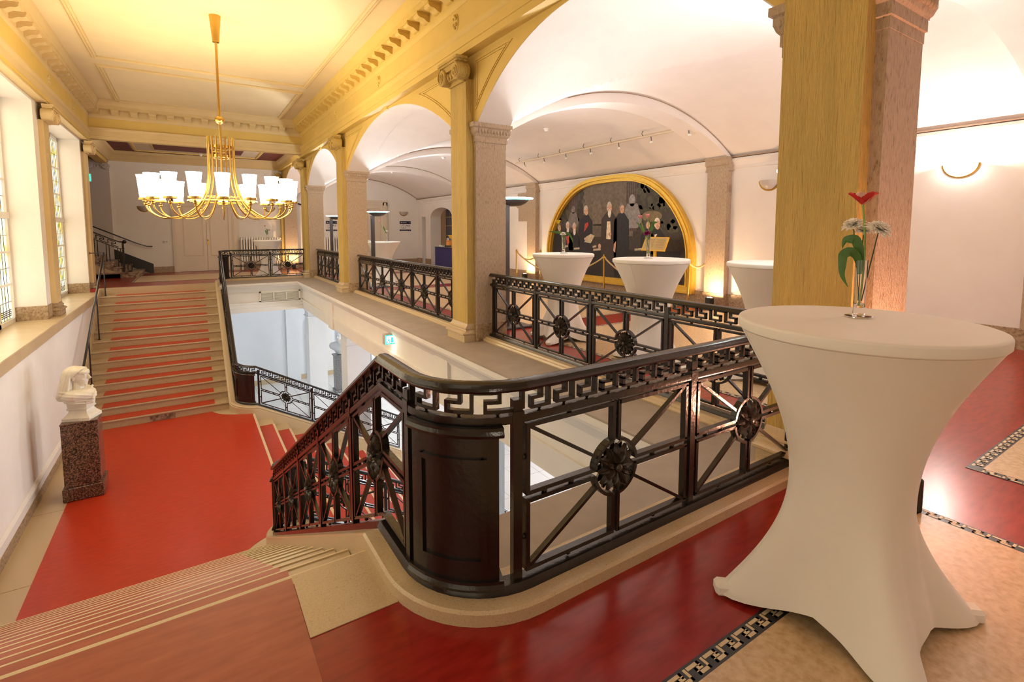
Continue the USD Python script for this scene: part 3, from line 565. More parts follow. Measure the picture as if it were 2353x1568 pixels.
# ================================================================== IRON RAILINGS
class Path:
    """plan polyline with arcs; base height B(s); maps (u along, v up, w sideways) into the room"""
    def __init__(self, pts, base):
        self.p = np.array(pts, float); d = np.diff(self.p, axis=0); l = np.linalg.norm(d, axis=1); self.s = np.concatenate([[0], np.cumsum(l)])
        t = d / l[:, None]; tt = np.vstack([t[:1], (t[:-1] + t[1:]) / 2, t[-1:]]); self.t = tt / np.linalg.norm(tt, axis=1, keepdims=True)
        self.b = np.array([base(*q, s) for q, s in zip(self.p, self.s)])
    def __call__(self, u, v, w):
        u = np.asarray(u, float); x = np.interp(u, self.s, self.p[:, 0]); y = np.interp(u, self.s, self.p[:, 1]); tx = np.interp(u, self.s, self.t[:, 0]); ty = np.interp(u, self.s, self.t[:, 1])
        n = np.hypot(tx, ty); return np.stack([x + ty / n * w, y - tx / n * w, np.interp(u, self.s, self.b) + v], -1)
    def near(self, x, y): return self.s[np.argmin(np.hypot(self.p[:, 0] - x, self.p[:, 1] - y))]
def bar(path, p, q, t, w, n=1, v_extra=0.):
    p, q = np.array(p, float), np.array(q, float); d = q - p; d /= np.linalg.norm(d); m = np.array([-d[1], d[0]]); k = np.linspace(0, 1, n + 1)[:, None]; c = p + (q - p) * k
    rings = [path((c + m * a * t / 2)[:, 0], (c + m * a * t / 2)[:, 1], np.full(n + 1, b * w / 2)) for a, b in ((-1, -1), (1, -1), (1, 1), (-1, 1))]
    return loft([np.array([r[i] for r in rings]) for i in range(n + 1)])
def pball(path, u, v, r=.0115, k=1):
    c = path(np.array([u]), np.array([v]), np.array([0.]))[0]; return ball(c, r, k)
def sweep_rail(path, prof, us):
    pr = np.array(prof, float); rings = [path(np.full(len(pr), u), pr[:, 1], pr[:, 0]) for u in us]; return loft(rings)
KEY = [((0, 0), (0, 1)), ((0, 1), (.70, 1)), ((.70, 1), (.70, .5)), ((.70, .5), (.34, .5)), ((.34, .5), (.34, 0)), ((.34, 0), (1, 0))]
def key_part(path, u0, u1, n=1, v0=.760, v1=.832):
    k = max(2, int(round((u1 - u0) / .128))); st = (u1 - u0) / k; o = []; t = .0135
    for i in range(k):
        a = u0 + i * st
        for (x0, y0), (x1, y1) in KEY:
            vert = x0 == x1; e = t / 2
            pa, pb = (a + x0 * st, v0 + y0 * (v1 - v0)), (a + x1 * st, v0 + y1 * (v1 - v0))
            if not vert: s = 1 if pb[0] > pa[0] else -1; pa = (pa[0] - s * e, pa[1]); pb = (pb[0] + s * e, pb[1])
            o.append(bar(path, pa, pb, t, .024, n if not vert else 1))
        o += [pball(path, a + .36 * st, v1 + .010, .0085), pball(path, a + .66 * st, v0 - .010, .0085)]
    return o
def rosette_mesh():
    o = []
    def petal(L, W, ang, lift, base):
        n = 7; tt = np.linspace(0, 1, n); wid = W * np.sin(PI * np.clip(tt * .86 + .12, 0, 1)) ** .8; h = base + lift * np.sin(PI * tt * .9) 
        r0 = .018; x = r0 + tt * L
        rings = np.concatenate([np.stack([x, -wid, h * .55], 1), np.stack([x, -wid * .45, h + .007], 1), np.stack([x, wid * 0, h - .001], 1), np.stack([x, wid * .45, h + .007], 1), np.stack([x, wid, h * .55], 1)])
        f = []
        for a in range(4):
            for b in range(n - 1): i = a * n + b; f += [(i, i + 1, i + n + 1), (i, i + n + 1, i + n)]
        c, s = math.cos(ang), math.sin(ang); v = rings.copy(); v[:, 0], v[:, 1] = rings[:, 0] * c - rings[:, 1] * s, rings[:, 0] * s + rings[:, 1] * c
        return v, np.array(f)
    for sg in (1, -1):
        q = [petal(.088, .020, 2 * PI * i / 12, .012, .010) for i in range(12)] + [petal(.055, .015, 2 * PI * (i + .5) / 8, .014, .020) for i in range(8)] + [ball((0, 0, .030), .019, 2, (1, 1, .7))]
        v, f = cat(q); v = v.copy(); v[:, 2] *= sg; o.append((v, f if sg > 0 else f[:, ::-1]))
    v, f = lathe([(0, -.006), (.075, -.006), (.075, .006), (0, .006)], 20); o.append((v, f))
    return cat(o)
ROS = rosette_mesh(); RV, RR = .408, .122
def panel(path, u0, u1, par, n=1):
    uc = (u0 + u1) / 2; a0, a1 = u0 + .045, u1 - .045; v0, v1 = .118, .692; g = .016; t, w = .0165, .030; o = []
    hw, hv = uc - a0, RV - v0
    for su in (-1, 1):
        for sv in (-1, 1):
            ua = uc + su * g; ub = a1 if su > 0 else a0; va = RV + sv * g; vb = v1 if sv > 0 else v0; ri = math.sqrt(RR * RR - g * g)
            o += [bar(path, (ub, va), (ub, vb), t, w), bar(path, (ua, vb), (ub + su * t / 2, vb), t, w, n), bar(path, (ua, RV + sv * ri), (ua, vb + sv * t / 2), t, w), bar(path, (uc + su * ri, va), (ub + su * t / 2, va), t, w, n)]
            dl = math.hypot(ub - uc, vb - RV); o.append(bar(path, (uc + (ub - uc) / dl * RR, RV + (vb - RV) / dl * RR), (ub, vb), .014, .024, n))
            th = np.linspace(math.atan2(sv * g, su * ri), math.atan2(sv * ri, su * g), 7)
            for i in range(6): o.append(bar(path, (uc + RR * math.cos(th[i]), RV + RR * math.sin(th[i])), (uc + RR * math.cos(th[i + 1]), RV + RR * math.sin(th[i + 1])), .015, .034))
            o += [pball(path, ub + su * (.045 - .0175) * .5, RV + sv * hv * .55, .012), pball(path, uc + su * hw * .55, vb + sv * .014, .0115)]
        o += [pball(path, uc + su * (RR + (hw - RR) * .35), RV, .0125), pball(path, uc + su * (RR + (hw - RR) * .75), RV, .0125)]
    for sv in (-1, 1): o += [pball(path, uc, RV + sv * (RR + (hv - RR) * .6), .0125)]
    obj('panel_frame', o, 'iron', par)
    v, f = ROS; ob = obj('rosette', (path(uc + v[:, 0], RV + v[:, 1], v[:, 2]), f), 'iron_highlight', par, smooth=40)
def post(path, u, par, top=.80):
    q = [bar(path, (u, .03), (u, top), .036, .036), bar(path, (u, .70), (u, .756), .046, .046)]; obj('post', q, 'iron', par, smooth=False)
HR = [(-.034, .838), (.034, .838), (.038, .846), (.034, .852), (.030, .856), (.026, .868), (.012, .874), (-.012, .874), (-.026, .868), (-.030, .856), (-.034, .852), (-.038, .846)]
def rails(path, par, us, ends=True):
    obj('handrail', sweep_rail(path, HR, us), 'iron', par, smooth=35)
    obj('frieze_rail', sweep_rail(path, [(-.02, .712), (.02, .712), (.022, .72), (.02, .742), (-.02, .742), (-.022, .72)], us), 'iron', par, smooth=35)
    obj('base_rail', sweep_rail(path, [(-.04, .052), (.04, .052), (.04, .066), (.028, .088), (-.028, .088), (-.04, .066)], us), 'iron', par, smooth=35)
def bay_panels(path, us, par, bends=()):
    for i in range(len(us) - 1):
        n = 8 if i in bends else 1
        panel(path, us[i], us[i + 1], par, n); obj('greek_key', key_part(path, us[i] + .024, us[i + 1] - .024, 2 if n > 1 else 1), 'iron', par, smooth=False)
def newel(path, u0, u1, par):
    """curved sheet panel with raised frame between the two posts of a corner"""
    us = np.linspace(u0 + .075, u1 - .075, 14); top = path.b.max()
    obj('newel_panel', sweep_rail(path, [(-.035, .088), (.035, .088), (.035, .70), (-.035, .70)], us), 'iron', par)
    ub = np.linspace(u0 + .06, u1 - .06, 14)
    for v in (.085, .675): obj('newel_moulding', sweep_rail(path, [(-.05, v), (.05, v), (.054, v + .012), (.045, v + .024), (.045, v + .036), (-.045, v + .036), (-.045, v + .024), (-.054, v + .012)], ub), 'iron', par)
    um = us[2:-2]
    fr = []
    for v in (.185, .575): fr.append(sweep_rail(path, [(-.046, v), (.046, v), (.046, v + .02), (-.046, v + .02)], um))
    for u in (um[0], um[-1]): fr.append(bar(path, (u, .185), (u, .595), .02, .092))
    obj('newel_frame', fr, 'iron', par)
    obj('greek_key', key_part(path, u0 + .024, u1 - .024, 3), 'iron', par, smooth=False)
def arc_pts(cx, cy, r, a0, a1, n=12): return [(cx + r * math.cos(a), cy + r * math.sin(a)) for a in np.linspace(a0, a1, n)]
YB = 2.18; SL = RISE / .3
def stair_path(mirror):
    """from the lower flight round the landing corner, up the stair string, round the upper corner to the pier"""
    def B(x, y, s):
        if mirror: y = 17.76 - y
        lo = -2.155
        if y > 6.1 - 1e-6:
            a = (math.atan2(y - 6.12, x - 1.06) if x < 1.06 else PI / 2); k = (PI - a) / (PI / 2)
            return lo - .07 * k - SL * max(0, x - 1.06)
        return min(0, max(lo, -(y - YB) * SL))
    pts = [(x, 6.46) for x in (4.1, 3.1, 2.13, 1.1)] + arc_pts(1.06, 6.12, .34, PI / 2, PI) + [(.72, y) for y in (5.5, 4.6, 3.73, 2.83, 2.4, 2.25, 2.2, YB, 2.14, 2.0)] + arc_pts(1.06, 1.86, .34, PI, 1.5 * PI) + [(2.03, 1.52), (2.99, 1.52)]
    if mirror: pts = [(x, 17.76 - y) for x, y in pts][::-1]
    # densify
    out = []
    for a, b in zip(pts[:-1], pts[1:]):
        n = max(1, int(np.hypot(b[0] - a[0], b[1] - a[1]) / .25)); out += [(a[0] + (b[0] - a[0]) * i / n, a[1] + (b[1] - a[1]) * i / n) for i in range(n)]
    return Path(out + [pts[-1]], B)
def curb(path, par_name, kind_side, u0, u1):
    us = path.s[(path.s >= u0 - 1e-6) & (path.s <= u1 + 1e-6)]
    o = kind_side   # +1: room side is w>0
    prof = [(-.11, -.42), (.146, -.42), (.148, .008), (.142, .013), (.128, .015), (.125, .020), (.135, .025), (.137, .034), (.130, .044), (.116, .050), (.108, .048), (.104, .056), (-.10, .056), (-.11, .046)]
    pr = [(o * a, b) for a, b in prof]
    if o < 0: pr = pr[::-1]
    return struct(par_name, sweep_rail(path, pr, us), 'sandstone', smooth=35)
def stair_rail(mirror, label):
    p = stair_path(mirror); t = thing('stair_railing', label, 'railing')
    Y = (lambda y: 17.76 - y) if mirror else (lambda y: y)
    rails(p, t, p.s)
    U = lambda x, y: float(p.near(x, Y(y)))
    pts_low = [U(x, 6.46) for x in (4.1, 3.1, 2.13, 1.1)]; c1, c0 = U(.72, 6.08), U(.72, 1.90); ca = U(1.06, 1.52); l1 = U(1.06, 6.46)
    st = [U(.72, 6.08)] ; L = abs(c0 - c1); st = list(np.linspace(c1, c0, 6)) if c1 < c0 else list(np.linspace(c0, c1, 6))
    up = [U(1.03, 1.52), U(2.03, 1.52), U(2.985, 1.52)]
    for q in (sorted(pts_low), sorted(up)):
        for u in q: post(p, u, t)
        bay_panels(p, q, t)
    for u in st: post(p, u, t)
    bay_panels(p, st, t, bends=(0,) if mirror else (4,))
    a, b = sorted((c0, U(1.03, 1.52))); newel(p, a, b, t)
    a, b = sorted((c1, sorted(pts_low)[0 if mirror else -1])); newel(p, a, b, t)
    return p
pn = stair_rail(False, 'black iron railing with key frieze in the foreground, curving down the near stair')
pf = stair_rail(True, 'black iron railing beside the far stair with curved panel at its foot')
curb(pn, 'trim_20', -1, 0, pn.s[-1]); curb(pf, 'trim_21', 1, 0, pf.s[-1])
ordn = ['bay nearest the viewer', 'middle bay before the blue counter', 'short farthest bay']
for k, nb in ((0, 4), (1, 5), (2, 4)):
    ya, yb = P[k] + HW + .02, P[k + 1] - HW - .02
    p = Path([(3.30, y) for y in np.linspace(ya - .06, yb + .06, 24)], lambda x, y, s: 0.0)
    t = thing('gallery_railing', 'straight black iron railing between arcade piers, ' + ordn[k], 'railing')
    rails(p, t, p.s); us = list(np.linspace(.06 + .03, p.s[-1] - .09, nb + 1))
    for u in us: post(p, u, t)
    bay_panels(p, us, t)
    struct('trim_%d' % (22 + k), prism([(3.17, -.02), (3.165, .012), (3.175, .03), (3.19, .036), (3.2, .052), (3.215, .056), (3.43, .056), (3.43, -.02)], ya - .02, yb + .02, 'y'), 'sandstone')
# plain handrail on the left of the far stair
t = thing('stair_handrail', 'plain black handrail on thin posts at the left side of the far stair', 'handrail')
zr = lambda y: -(15.65 - y) * SL + .90
obj('rail_bar', [tube([(-1.74, 15.55, .88), (-1.74, 15.2, zr(15.2)), (-1.74, 11.6, zr(11.6))], .022, 10), tube([(-2.0, 15.60, .88), (-1.74, 15.58, .88)], .011, 8), ball((-2.0, 15.6, .88), .03, 1, (.3, 1, 1))], 'iron', t)
for y in (15.45, 14.05, 12.7):
    k = int((15.65 - y) / .3); z = -RISE * (k + 1) if y < 15.62 else 0
    obj('post', [tube([(-1.74, y, z), (-1.74, y, zr(min(y, 15.3)) if y < 15.3 else .87)], .013, 8), lathe([(.0, z), (.035, z), (.03, z + .008), (0, z + .008)], 12, (-1.74, y, 0))], 'iron', t)
# ================================================================== CHANDELIER
ch = thing('chandelier', 'large brass ring chandelier with glowing cup shades hanging over the stair well', 'chandelier', (.485, 8.83, 0))
obj('canopy', lathe([(0, 4.60), (.078, 4.60), (.046, 4.24), (.046, 4.22), (.0, 4.22)], 24), 'brass', ch)
obj('rod', tube([(0, 0, 4.25), (0, 0, 2.2)], .017, 12), 'brass', ch)
obj('rod_ball', ball((0, 0, 3.085), .062, 3), 'brass', ch)
obj('hub_ring', [lathe([(.09, 2.66), (.162, 2.66), (.162, 2.70), (.09, 2.70), (.09, 2.66)], 28), lathe([(.09, 2.52), (.162, 2.52), (.162, 2.56), (.09, 2.56), (.09, 2.52)], 28), lathe([(.015, 2.60), (.11, 2.60), (.11, 2.62), (.015, 2.62)], 20)], 'brass', ch)
obj('lower_ring', [lathe([(.44, 1.86), (.47, 1.86), (.47, 1.88), (.44, 1.88), (.44, 1.86)], 40), lathe([(.20, 1.93), (.225, 1.93), (.225, 1.945), (.20, 1.945), (.20, 1.93)], 30)], 'brass', ch)
th = np.linspace(0, 1, 60)
prof = np.array([(.176, 2.83), (.176, 2.6), (.178, 2.35), (.20, 2.13), (.27, 1.90), (.42, 1.72), (.60, 1.625), (.76, 1.61), (.88, 1.66), (.945, 1.73), (.965, 1.80)])
d = np.concatenate([[0], np.cumsum(np.linalg.norm(np.diff(prof, axis=0), axis=1))]); from scipy.interpolate import PchipInterpolator
pp = np.stack([PchipInterpolator(d, prof[:, i])(np.linspace(0, d[-1], 46)) for i in (0, 1)], 1)
armv, armf = tube(np.stack([pp[:, 0], np.zeros(46), pp[:, 1]], 1), .0105, 8)
NA = 18
for i in range(NA):
    a = 2 * PI * (i + .35) / NA
    arm = obj('arm', xf((armv, armf), a), 'brass', ch)
    at = (.965 * math.cos(a), .965 * math.sin(a), 0)
    obj('knob', [ball((at[0], at[1], 1.805), .026, 2), tube([(at[0], at[1], 1.80), (at[0], at[1], 1.86)], .008, 8)], 'brass', arm)
    obj('cup', lathe([(0, 1.855), (.078, 1.855), (.08, 1.86), (.08, 1.885), (0, 1.885)], 24, at), 'brass', arm)
    obj('lamp_shade', lathe([(.064, 1.885), (.072, 1.95), (.080, 2.05), (.088, 2.15), (.098, 2.205), (.094, 2.205), (.084, 2.15), (.076, 2.05), (.068, 1.95), (.0, 1.90)], 24, at), 'shade_glow', arm)
    sphere_light(f'{ch.GetPath()}/bulb_{i}', (at[0], at[1], 2.13), .022, BULB, WARM)
# ================================================================== GALLERY LAMPS
def torchiere(x, y, label, k, inten=TORCH, col=SOFT):
    t = thing('floor_uplighter', label, 'floor lamp', (x, y, 0), group=None)
    obj('base', cham(-.22, .30, -.17, .17, 0, .03, .008), 'lamp_grey', t)
    obj('post', cham(-.11, -.03, -.045, .045, .03, 1.80, .008), 'lamp_grey', t)
    obj('dish', [lathe([(0, 1.775), (.06, 1.777), (.12, 1.79), (.18, 1.825), (.22, 1.862), (.212, 1.866), (.17, 1.838), (.1, 1.81), (0, 1.80)], 32, (.06, 0, 0))], 'lamp_grey', t)
    obj('dish_rim', lathe([(.20, 1.866), (.235, 1.870), (.235, 1.876), (.20, 1.872), (.20, 1.866)], 32, (.06, 0, 0)), 'glass_dish', t)
    obj('glass_plate', lathe([(.0, 1.885), (.285, 1.885), (.285, 1.897), (.0, 1.897)], 40, (.06, 0, 0)), 'torch_glow', t)
    disk_light(f'{t.GetPath()}/burner', (.06, 0, 1.905), (0, 0, 1), .13, inten, col)
torchiere(3.98, 1.95, 'dark floor uplighter hidden behind the foreground pier, only its bright rim showing', 0, inten=TORCH * .8)
torchiere(3.95, 6.12, 'dark grey floor uplighter with green-rimmed dish behind the middle column', 1)
torchiere(3.95, 12.3, 'dark floor uplighter in the middle bay, seen right of the second column', 2, col=(.82, .90, 1.0), inten=TORCH * 1.2)
torchiere(4.0, 16.75, 'farthest and smallest floor uplighter, seen left of the second column', 3)
def sconce(p, face, label, lit=False):
    rz = math.atan2(face[1], face[0]); t = thing('wall_sconce', label, 'wall lamp', p, rz)
    obj('glass_bowl', lathe([(0.001, -.155), (.05, -.15), (.105, -.115), (.145, -.06), (.165, 0), (.157, 0), (.137, -.055), (.1, -.105), (.045, -.14), (0.001, -.145)], 20, (0.0, 0, 0), -PI / 2, PI / 2), 'sconce_glow' if lit else 'sconce_glass', t)
    obj('rim', tube([(.004, .178 * math.sin(a), -.165 * math.cos(a)) for a in np.linspace(-PI / 2, PI / 2, 24)], .017, 8), 'brass' , t)
    obj('back_plate', bx(0, .006, -.13, .13, -.12, 0), 'white_gloss', t)
    if lit: sphere_light(f'{t.GetPath()}/bulb', (.08, 0, .02), .03, SCONCE, PINK)
sconce((8.5, 2.36, 2.29), (-1, 0), 'brightly lit half-bowl wall lamp at the right edge of the photo', True)
sconce((8.5, 4.90, 2.29), (-1, 0), 'unlit pale half-bowl wall lamp half hidden by the foreground pier')
sconce((8.5, 12.65, 2.27), (-1, 0), 'unlit half-bowl wall lamp left of the stone relief')
sconce((-1.17, 20.6, 2.22), (0, -1), 'unlit half-bowl wall lamp left of the white double door')
sconce((2.62, 20.6, 2.28), (0, -1), 'half-bowl wall lamp above the radiator behind the chandelier')
sconce((7.85, 20.6, 2.22), (0, -1), 'small half-bowl wall lamp above the blue and white notice')
sconce((8.5, -.9, 2.29), (-1, 0), 'added half-bowl wall lamp beyond the right edge, unseen fill for the foreground', True)  # unseen sconce, added to brighten the foreground
def uplight(p, aim, label, inten=UPLIGHT, col=AMBER, up=9.0, cone=24):
    t = thing('spot_box', label, 'spotlight', p)
    rz = math.atan2(aim[1], aim[0])
    obj('housing', xf(cham(-.06, .06, -.06, .06, 0, .18, .010), rz), 'black_plastic', t)
    obj('lens', xf(lathe([(0, .181), (.045, .181), (.045, .186), (0, .186)], 20, (.0, 0, 0)), rz), 'lens_glow', t)
    d = _n((aim[0], aim[1], up)); disk_light(f'{t.GetPath()}/lamp', (0, 0, .192), d, .035, inten, col, cone)
uplight((8.14, P[1] - .08, 0), (1, 0), 'black spotlight box at the foot of the glowing wall pilaster right of the painting')
uplight((8.14, P[2], 0), (1, 0), 'small black spotlight box by the rope posts at the painting\'s left')
uplight((3.3, P[4] - .62, 0), (0, 1), 'small black spotlight box lighting the pink pier at the far wall')
uplight((3.05, .98, 0), (.35, .5), 'black spotlight box hidden behind the foreground table, lighting the big pier from below', UPLIGHT * 3, col=(1, .46, .28), up=2.4, cone=40)
def fill_lamp(x, y, z, label):  # unseen lamps added as fill for the far hall and the foreground
    t = thing('added_fill_lamp', label, 'fill lamp', (x, y, z)); obj('mount', lathe([(0, 0), (.16, 0), (.16, -.04), (0, -.04)], 28), 'brass', t); obj('fill_bowl', lathe([(.15, -.04), (.18, -.06), (.17, -.09), (.11, -.12), (0.001, -.13)], 28), 'fill_glow', t)
    sphere_light(f'{t.GetPath()}/bulb', (0, 0, -.20), .06, 72 if y > 5 else 22, (1, .86, .74))
for x, y in ((-.4, 16.72), (1.7, 16.72)): fill_lamp(x, y, 3.98, 'added opal fill lamp on the far hall ceiling, ' + ('left' if x < 0 else 'right') + ' one, hidden by the beam')
fill_lamp(.5, -.6, 3.70, 'added opal fill lamp on the ceiling above the viewer')
# track with small spots on the vault
t = thing('ceiling_track', 'thin conduit track with small spot lamps across the vault above the painting', 'track light')
def vz(x): return float(main_z(np.array(x)))
TX = 7.42
obj('track_rail', tube([(TX, y, vz(TX) - .10) for y in np.linspace(5.7, 11.2, 12)], .022, 8), 'door_frame', t)
for i, y in enumerate(np.linspace(5.95, 11.0, 7)):
    obj('hanger', tube([(TX - .02, y, vz(TX) + .01), (TX - .05, y, vz(TX) - .05), (TX, y, vz(TX) - .10)], .006, 6), 'lamp_grey', t)
    b = obj('spot_arm', tube([(TX, y - .18, vz(TX) - .10), (TX + .02, y - .18, vz(TX) - .2)], .008, 6), 'lamp_grey', t)
    obj('spot_bulb', [lathe([(0, 0), (.03, -.02), (.035, -.05), (0, -.055)], 12, (TX + .025, y - .18, vz(TX) - .19))], 'white_gloss', b)
def detector(x, y, label):
    t = thing('smoke_detector', label, 'smoke detector', (x, y, vz(x) + .004))
    obj('base', lathe([(0, .0), (.062, .0), (.062, -.02), (.055, -.025), (0, -.025)], 20), 'white_gloss', t); obj('sensor', lathe([(0, -.02), (.045, -.025), (.042, -.05), (.03, -.062), (0, -.064)], 20), 'white_gloss', t)
detector(6.35, 8.44, 'white smoke detector on the vault above the track lamps'); detector(6.3, 13.3, 'white smoke detector on the vault seen left of the middle column'); detector(6.3, 17.6, 'farthest white smoke detector on the gallery vault')
t = thing('smoke_detector', 'white smoke detector on the far hall ceiling left of the chandelier stem', 'smoke detector', (.5, 20.0, 3.98)); obj('base', lathe([(0, .0), (.06, .0), (.06, -.025), (0, -.025)], 20), 'white_gloss', t); obj('sensor', lathe([(0, -.02), (.045, -.025), (.03, -.055), (0, -.06)], 20), 'white_gloss', t)
# ================================================================== TABLES
def table_meshes(r=.40, h=1.10, foot=.455, a0=.0):
    n = 96; an = np.linspace(0, 2 * PI, n, endpoint=False); u = lambda rr, z: np.stack([rr * np.cos(an), rr * np.sin(an), np.broadcast_to(z, (n,))], 1)
    top = [u(np.full(n, q), z) for q, z in ((.02, h), (r * .5, h), (r - .012, h - .0005), (r - .003, h - .004), (r, h - .010), (r, h - .036), (r - .006, h - .043))]
    # skirt: round at the top, pulled to four feet below, edge arching up between them
    k = np.cos(2 * (an - a0)) ** 2                                  # 1 at the feet
    sharp = k ** 3
    rings = []
    for q in np.linspace(0, 1, 44):
        rt = .17 + (r - .008 - .17) * (1 - q) ** 2.6                # flare near the top
        low = max(0, (q - .38) / .62); rl = .165 + (foot - .165) * (low ** 1.9) * sharp + (.262 - .165) * low ** 1.7 * (1 - sharp)
        wgt = q ** 2 * (3 - 2 * q); rr = rt * (1 - wgt) + rl * wgt + .012 * math.sin(PI * q)
        zb = .012 + .065 * (1 - k ** .6)
        z = (h - .043) + (zb - (h - .043)) * q
        rings.append(u(rr, z))
    hem = [rings[-1] * np.array([.985, .985, 1]) + np.array([0, 0, .012])]
    feet = []
    for i in range(4):
        a = a0 + i * PI / 2; feet.append(xf(cham(-.06, .012, -.032, .032, 0, .05, .012), a, (foot * math.cos(a), foot * math.sin(a), 0)))
    seam = []
    for a in (a0 + .06, a0 + PI):
        j = int(round((a % (2 * PI)) / (2 * PI) * n)) % n; seam.append(tube([rg[j] * np.array([1.002, 1.002, 1]) for rg in rings], .0016, 5))
    return loft(top, cap=True), loft(rings + hem, cap=False), feet, seam
def cocktail(loc, rz, label, h, group=None, r=.40):
    t = thing('cocktail_table', label, 'table', loc, rz)
    a, b, fe, se = table_meshes(r, h)
    obj('table_top', a, 'cloth_white', t, smooth=50); obj('stretch_cover', b, 'cloth_white', t, smooth=60); obj('cover_seam', se, 'cloth_white', t)
    for q in fe: obj('foot_pocket', q, 'cloth_white', t)
    obj('table_base', [tube([(0, 0, .03), (0, 0, h - .06)], .035, 12), lathe([(0, .02), (.12, .02), (.10, .04), (0, .05)], 20)], 'lamp_grey', t)
    return t
cocktail((2.045, .822, 0), math.atan2(.51 - 1.128, 2.395 - 1.70), 'large white stretch-covered cocktail table in the right foreground', 1.10)
cocktail((4.11, 5.09, 0), .5, 'white stretch-covered cocktail table with a yellow tulip before the painting', 1.13)
cocktail((4.14, 3.65, 0), .2, 'white stretch-covered cocktail table with two pink tulips before the painting', 1.13)
cocktail((4.62, 2.60, 0), .9, 'white cocktail table partly hidden by the foreground pier, near the right wall pilaster', 1.13)
cocktail((2.07, 16.95, 0), .4, 'white cocktail table behind the far railing in front of the radiator', 1.13)
cocktail((4.45, 13.2, 0), .4, 'white cocktail table behind the floor uplighter in the middle bay', 1.13, r=.44)
cocktail((4.35, 15.4, 0), .4, 'white cocktail table showing only a corner left of the second column', 1.13)
# ================================================================== FLOWERS
rng = np.random.default_rng(4); RZ = (-1.187, -.681, -.843)
def vase(loc, h, label, r=.021):
    t = thing('glass_vase', label, 'vase', loc)
    obj('glass_body', lathe([(.0004, .0105), (r * .93, .0105), (r * .9, .03), (r * .92, h * .5), (r, h), (r - .0022, h), (r * .92 - .0022, h * .5), (r * .9 - .0022, .050), (.0004, .043)], 28), 'clear_glass', t, smooth=50)
    obj('glass_foot', lathe([(.0005, 0), (r * 2.1, 0), (r * 2.15, .003), (r * 2.0, .005), (r * .95, .008), (r * .9, .0100), (.0005, .0100)], 28), 'clear_glass', t, smooth=50)
def petal_sheet(L, W, curl, cup, n=7, m=5, single=False):
    u, w = np.meshgrid(np.linspace(0, 1, n), np.linspace(-1, 1, m), indexing='ij')
    wid = W * np.sin(PI * np.clip(u * .88 + .10, 0, 1)) ** .7; x = L * np.sin(curl * u) / max(curl, .01); z = L * (1 - np.cos(curl * u)) / max(curl, .01)
    v = np.stack([z + cup * W * w ** 2 * -1, wid * w, x], -1).reshape(-1, 3); f = []
    for i in range(n - 1):
        for j in range(m - 1): a = i * m + j; f += [(a, a + 1, a + m + 1), (a, a + m + 1, a + m)]
    f = np.array(f)
    if single: return v, f
    return np.vstack([v, v + [.0008, 0, 0]]), np.vstack([f, f[:, ::-1] + len(v)])
def tulip(label, p, top, colm, open_=.25, size=.05, leaf=None, stemm='stem', pale=None, rz=0.):
    t = thing('tulip', label, 'tulip', p, rz); top = np.array(top, float)
    q = np.linspace(0, 1, 10)[:, None]; c = q * top + np.array([1, 0, 0]) * (.012 * np.sin(PI * q))
    obj('stem', tube(c, .0035, 7), stemm, t)
    d = _n(top - c[-3]); 
    for i in range(6):
        a = i * PI / 3 + .3; v, f = petal_sheet(size, size * .42, .2 + (0 if i % 2 else .25), .35); v = v + [.006, 0, 0]
        m = xf((v, f), ry=open_ + (.12 if i % 2 else 0)); m = xf(m, a); m = (m[0] + top, m[1])
        obj('petal', m, pale if pale and i in (4,) else colm, t)
    for lf_ in leaf or []:
        n = 22; s = np.linspace(0, 1, n); cx = np.array([PchipInterpolator(np.linspace(0, 1, len(lf_)), [w[k] for w in lf_])(s) for k in range(3)]).T
        wd = .0175 * np.sin(PI * np.clip(s * .9 + .1, 0, 1)) ** .8; tt = np.gradient(cx, axis=0); sd = np.cross(tt, [0.3, 1, .1]); sd /= np.linalg.norm(sd, axis=1, keepdims=True)
        obj('leaf', loft([np.array([c_ - s_ * w_, c_ + np.array([0, .002, .001]), c_ + s_ * w_, c_ + np.array([0, -.002, -.001])]) for c_, s_, w_ in zip(cx, sd, np.maximum(wd, .001))]), 'leaf', t, smooth=50)
def blossom(label, p, top, colm, r=.028, tilt=(0, 0), n=6, name='chrysanthemum', rz=0.):
    t = thing(name, label, 'flower', p, rz); top = np.array(top, float)
    obj('stem', tube(np.linspace(0, 1, 8)[:, None] * top + np.array([.0, .004, 0]) * np.sin(PI * np.linspace(0, 1, 8))[:, None], .0022, 6), 'dark_stem', t)
    o = []
    for ring in range(n):
        el = .15 + ring * (1.25 / n); m = 16 - ring * 2
        for i in range(m):
            L = r * (1.05 - .09 * ring) * rng.uniform(.88, 1.1); pv = petal_sheet(L, r * .26, .5, .3, 5, 3, True)
            o.append(xf(xf(xf(pv, ry=PI / 2 - el + rng.uniform(-.1, .1)), 2 * PI * i / m + ring * .3 + rng.uniform(-.1, .1)), t=(0, 0, .001 * ring)))
    v, f = cat(o); v, f = xf((v, f), rx=tilt[0], ry=tilt[1]); ob = obj('flower_head', (v + top, f), colm, t)
V1 = (2.13, .86, 1.1035)
vase(V1, .215, 'clear glass vase on a round foot on the big foreground table')
tulip('open red tulip on a pale stem in the foreground vase', (V1[0] - .004, V1[1], V1[2] + .042), (-.005, .0, .385), 'petal_red', .62, .060, rz=RZ[0], leaf=[[(0, 0, .13), (-.008, 0, .21), (-.026, 0, .252), (-.05, .01, .250), (-.062, .02, .215)], [(-.002, -.004, .12), (-.014, -.01, .185), (-.036, -.018, .205), (-.058, -.025, .185), (-.058, -.03, .13), (-.036, -.03, .072)]], pale='petal_pale')
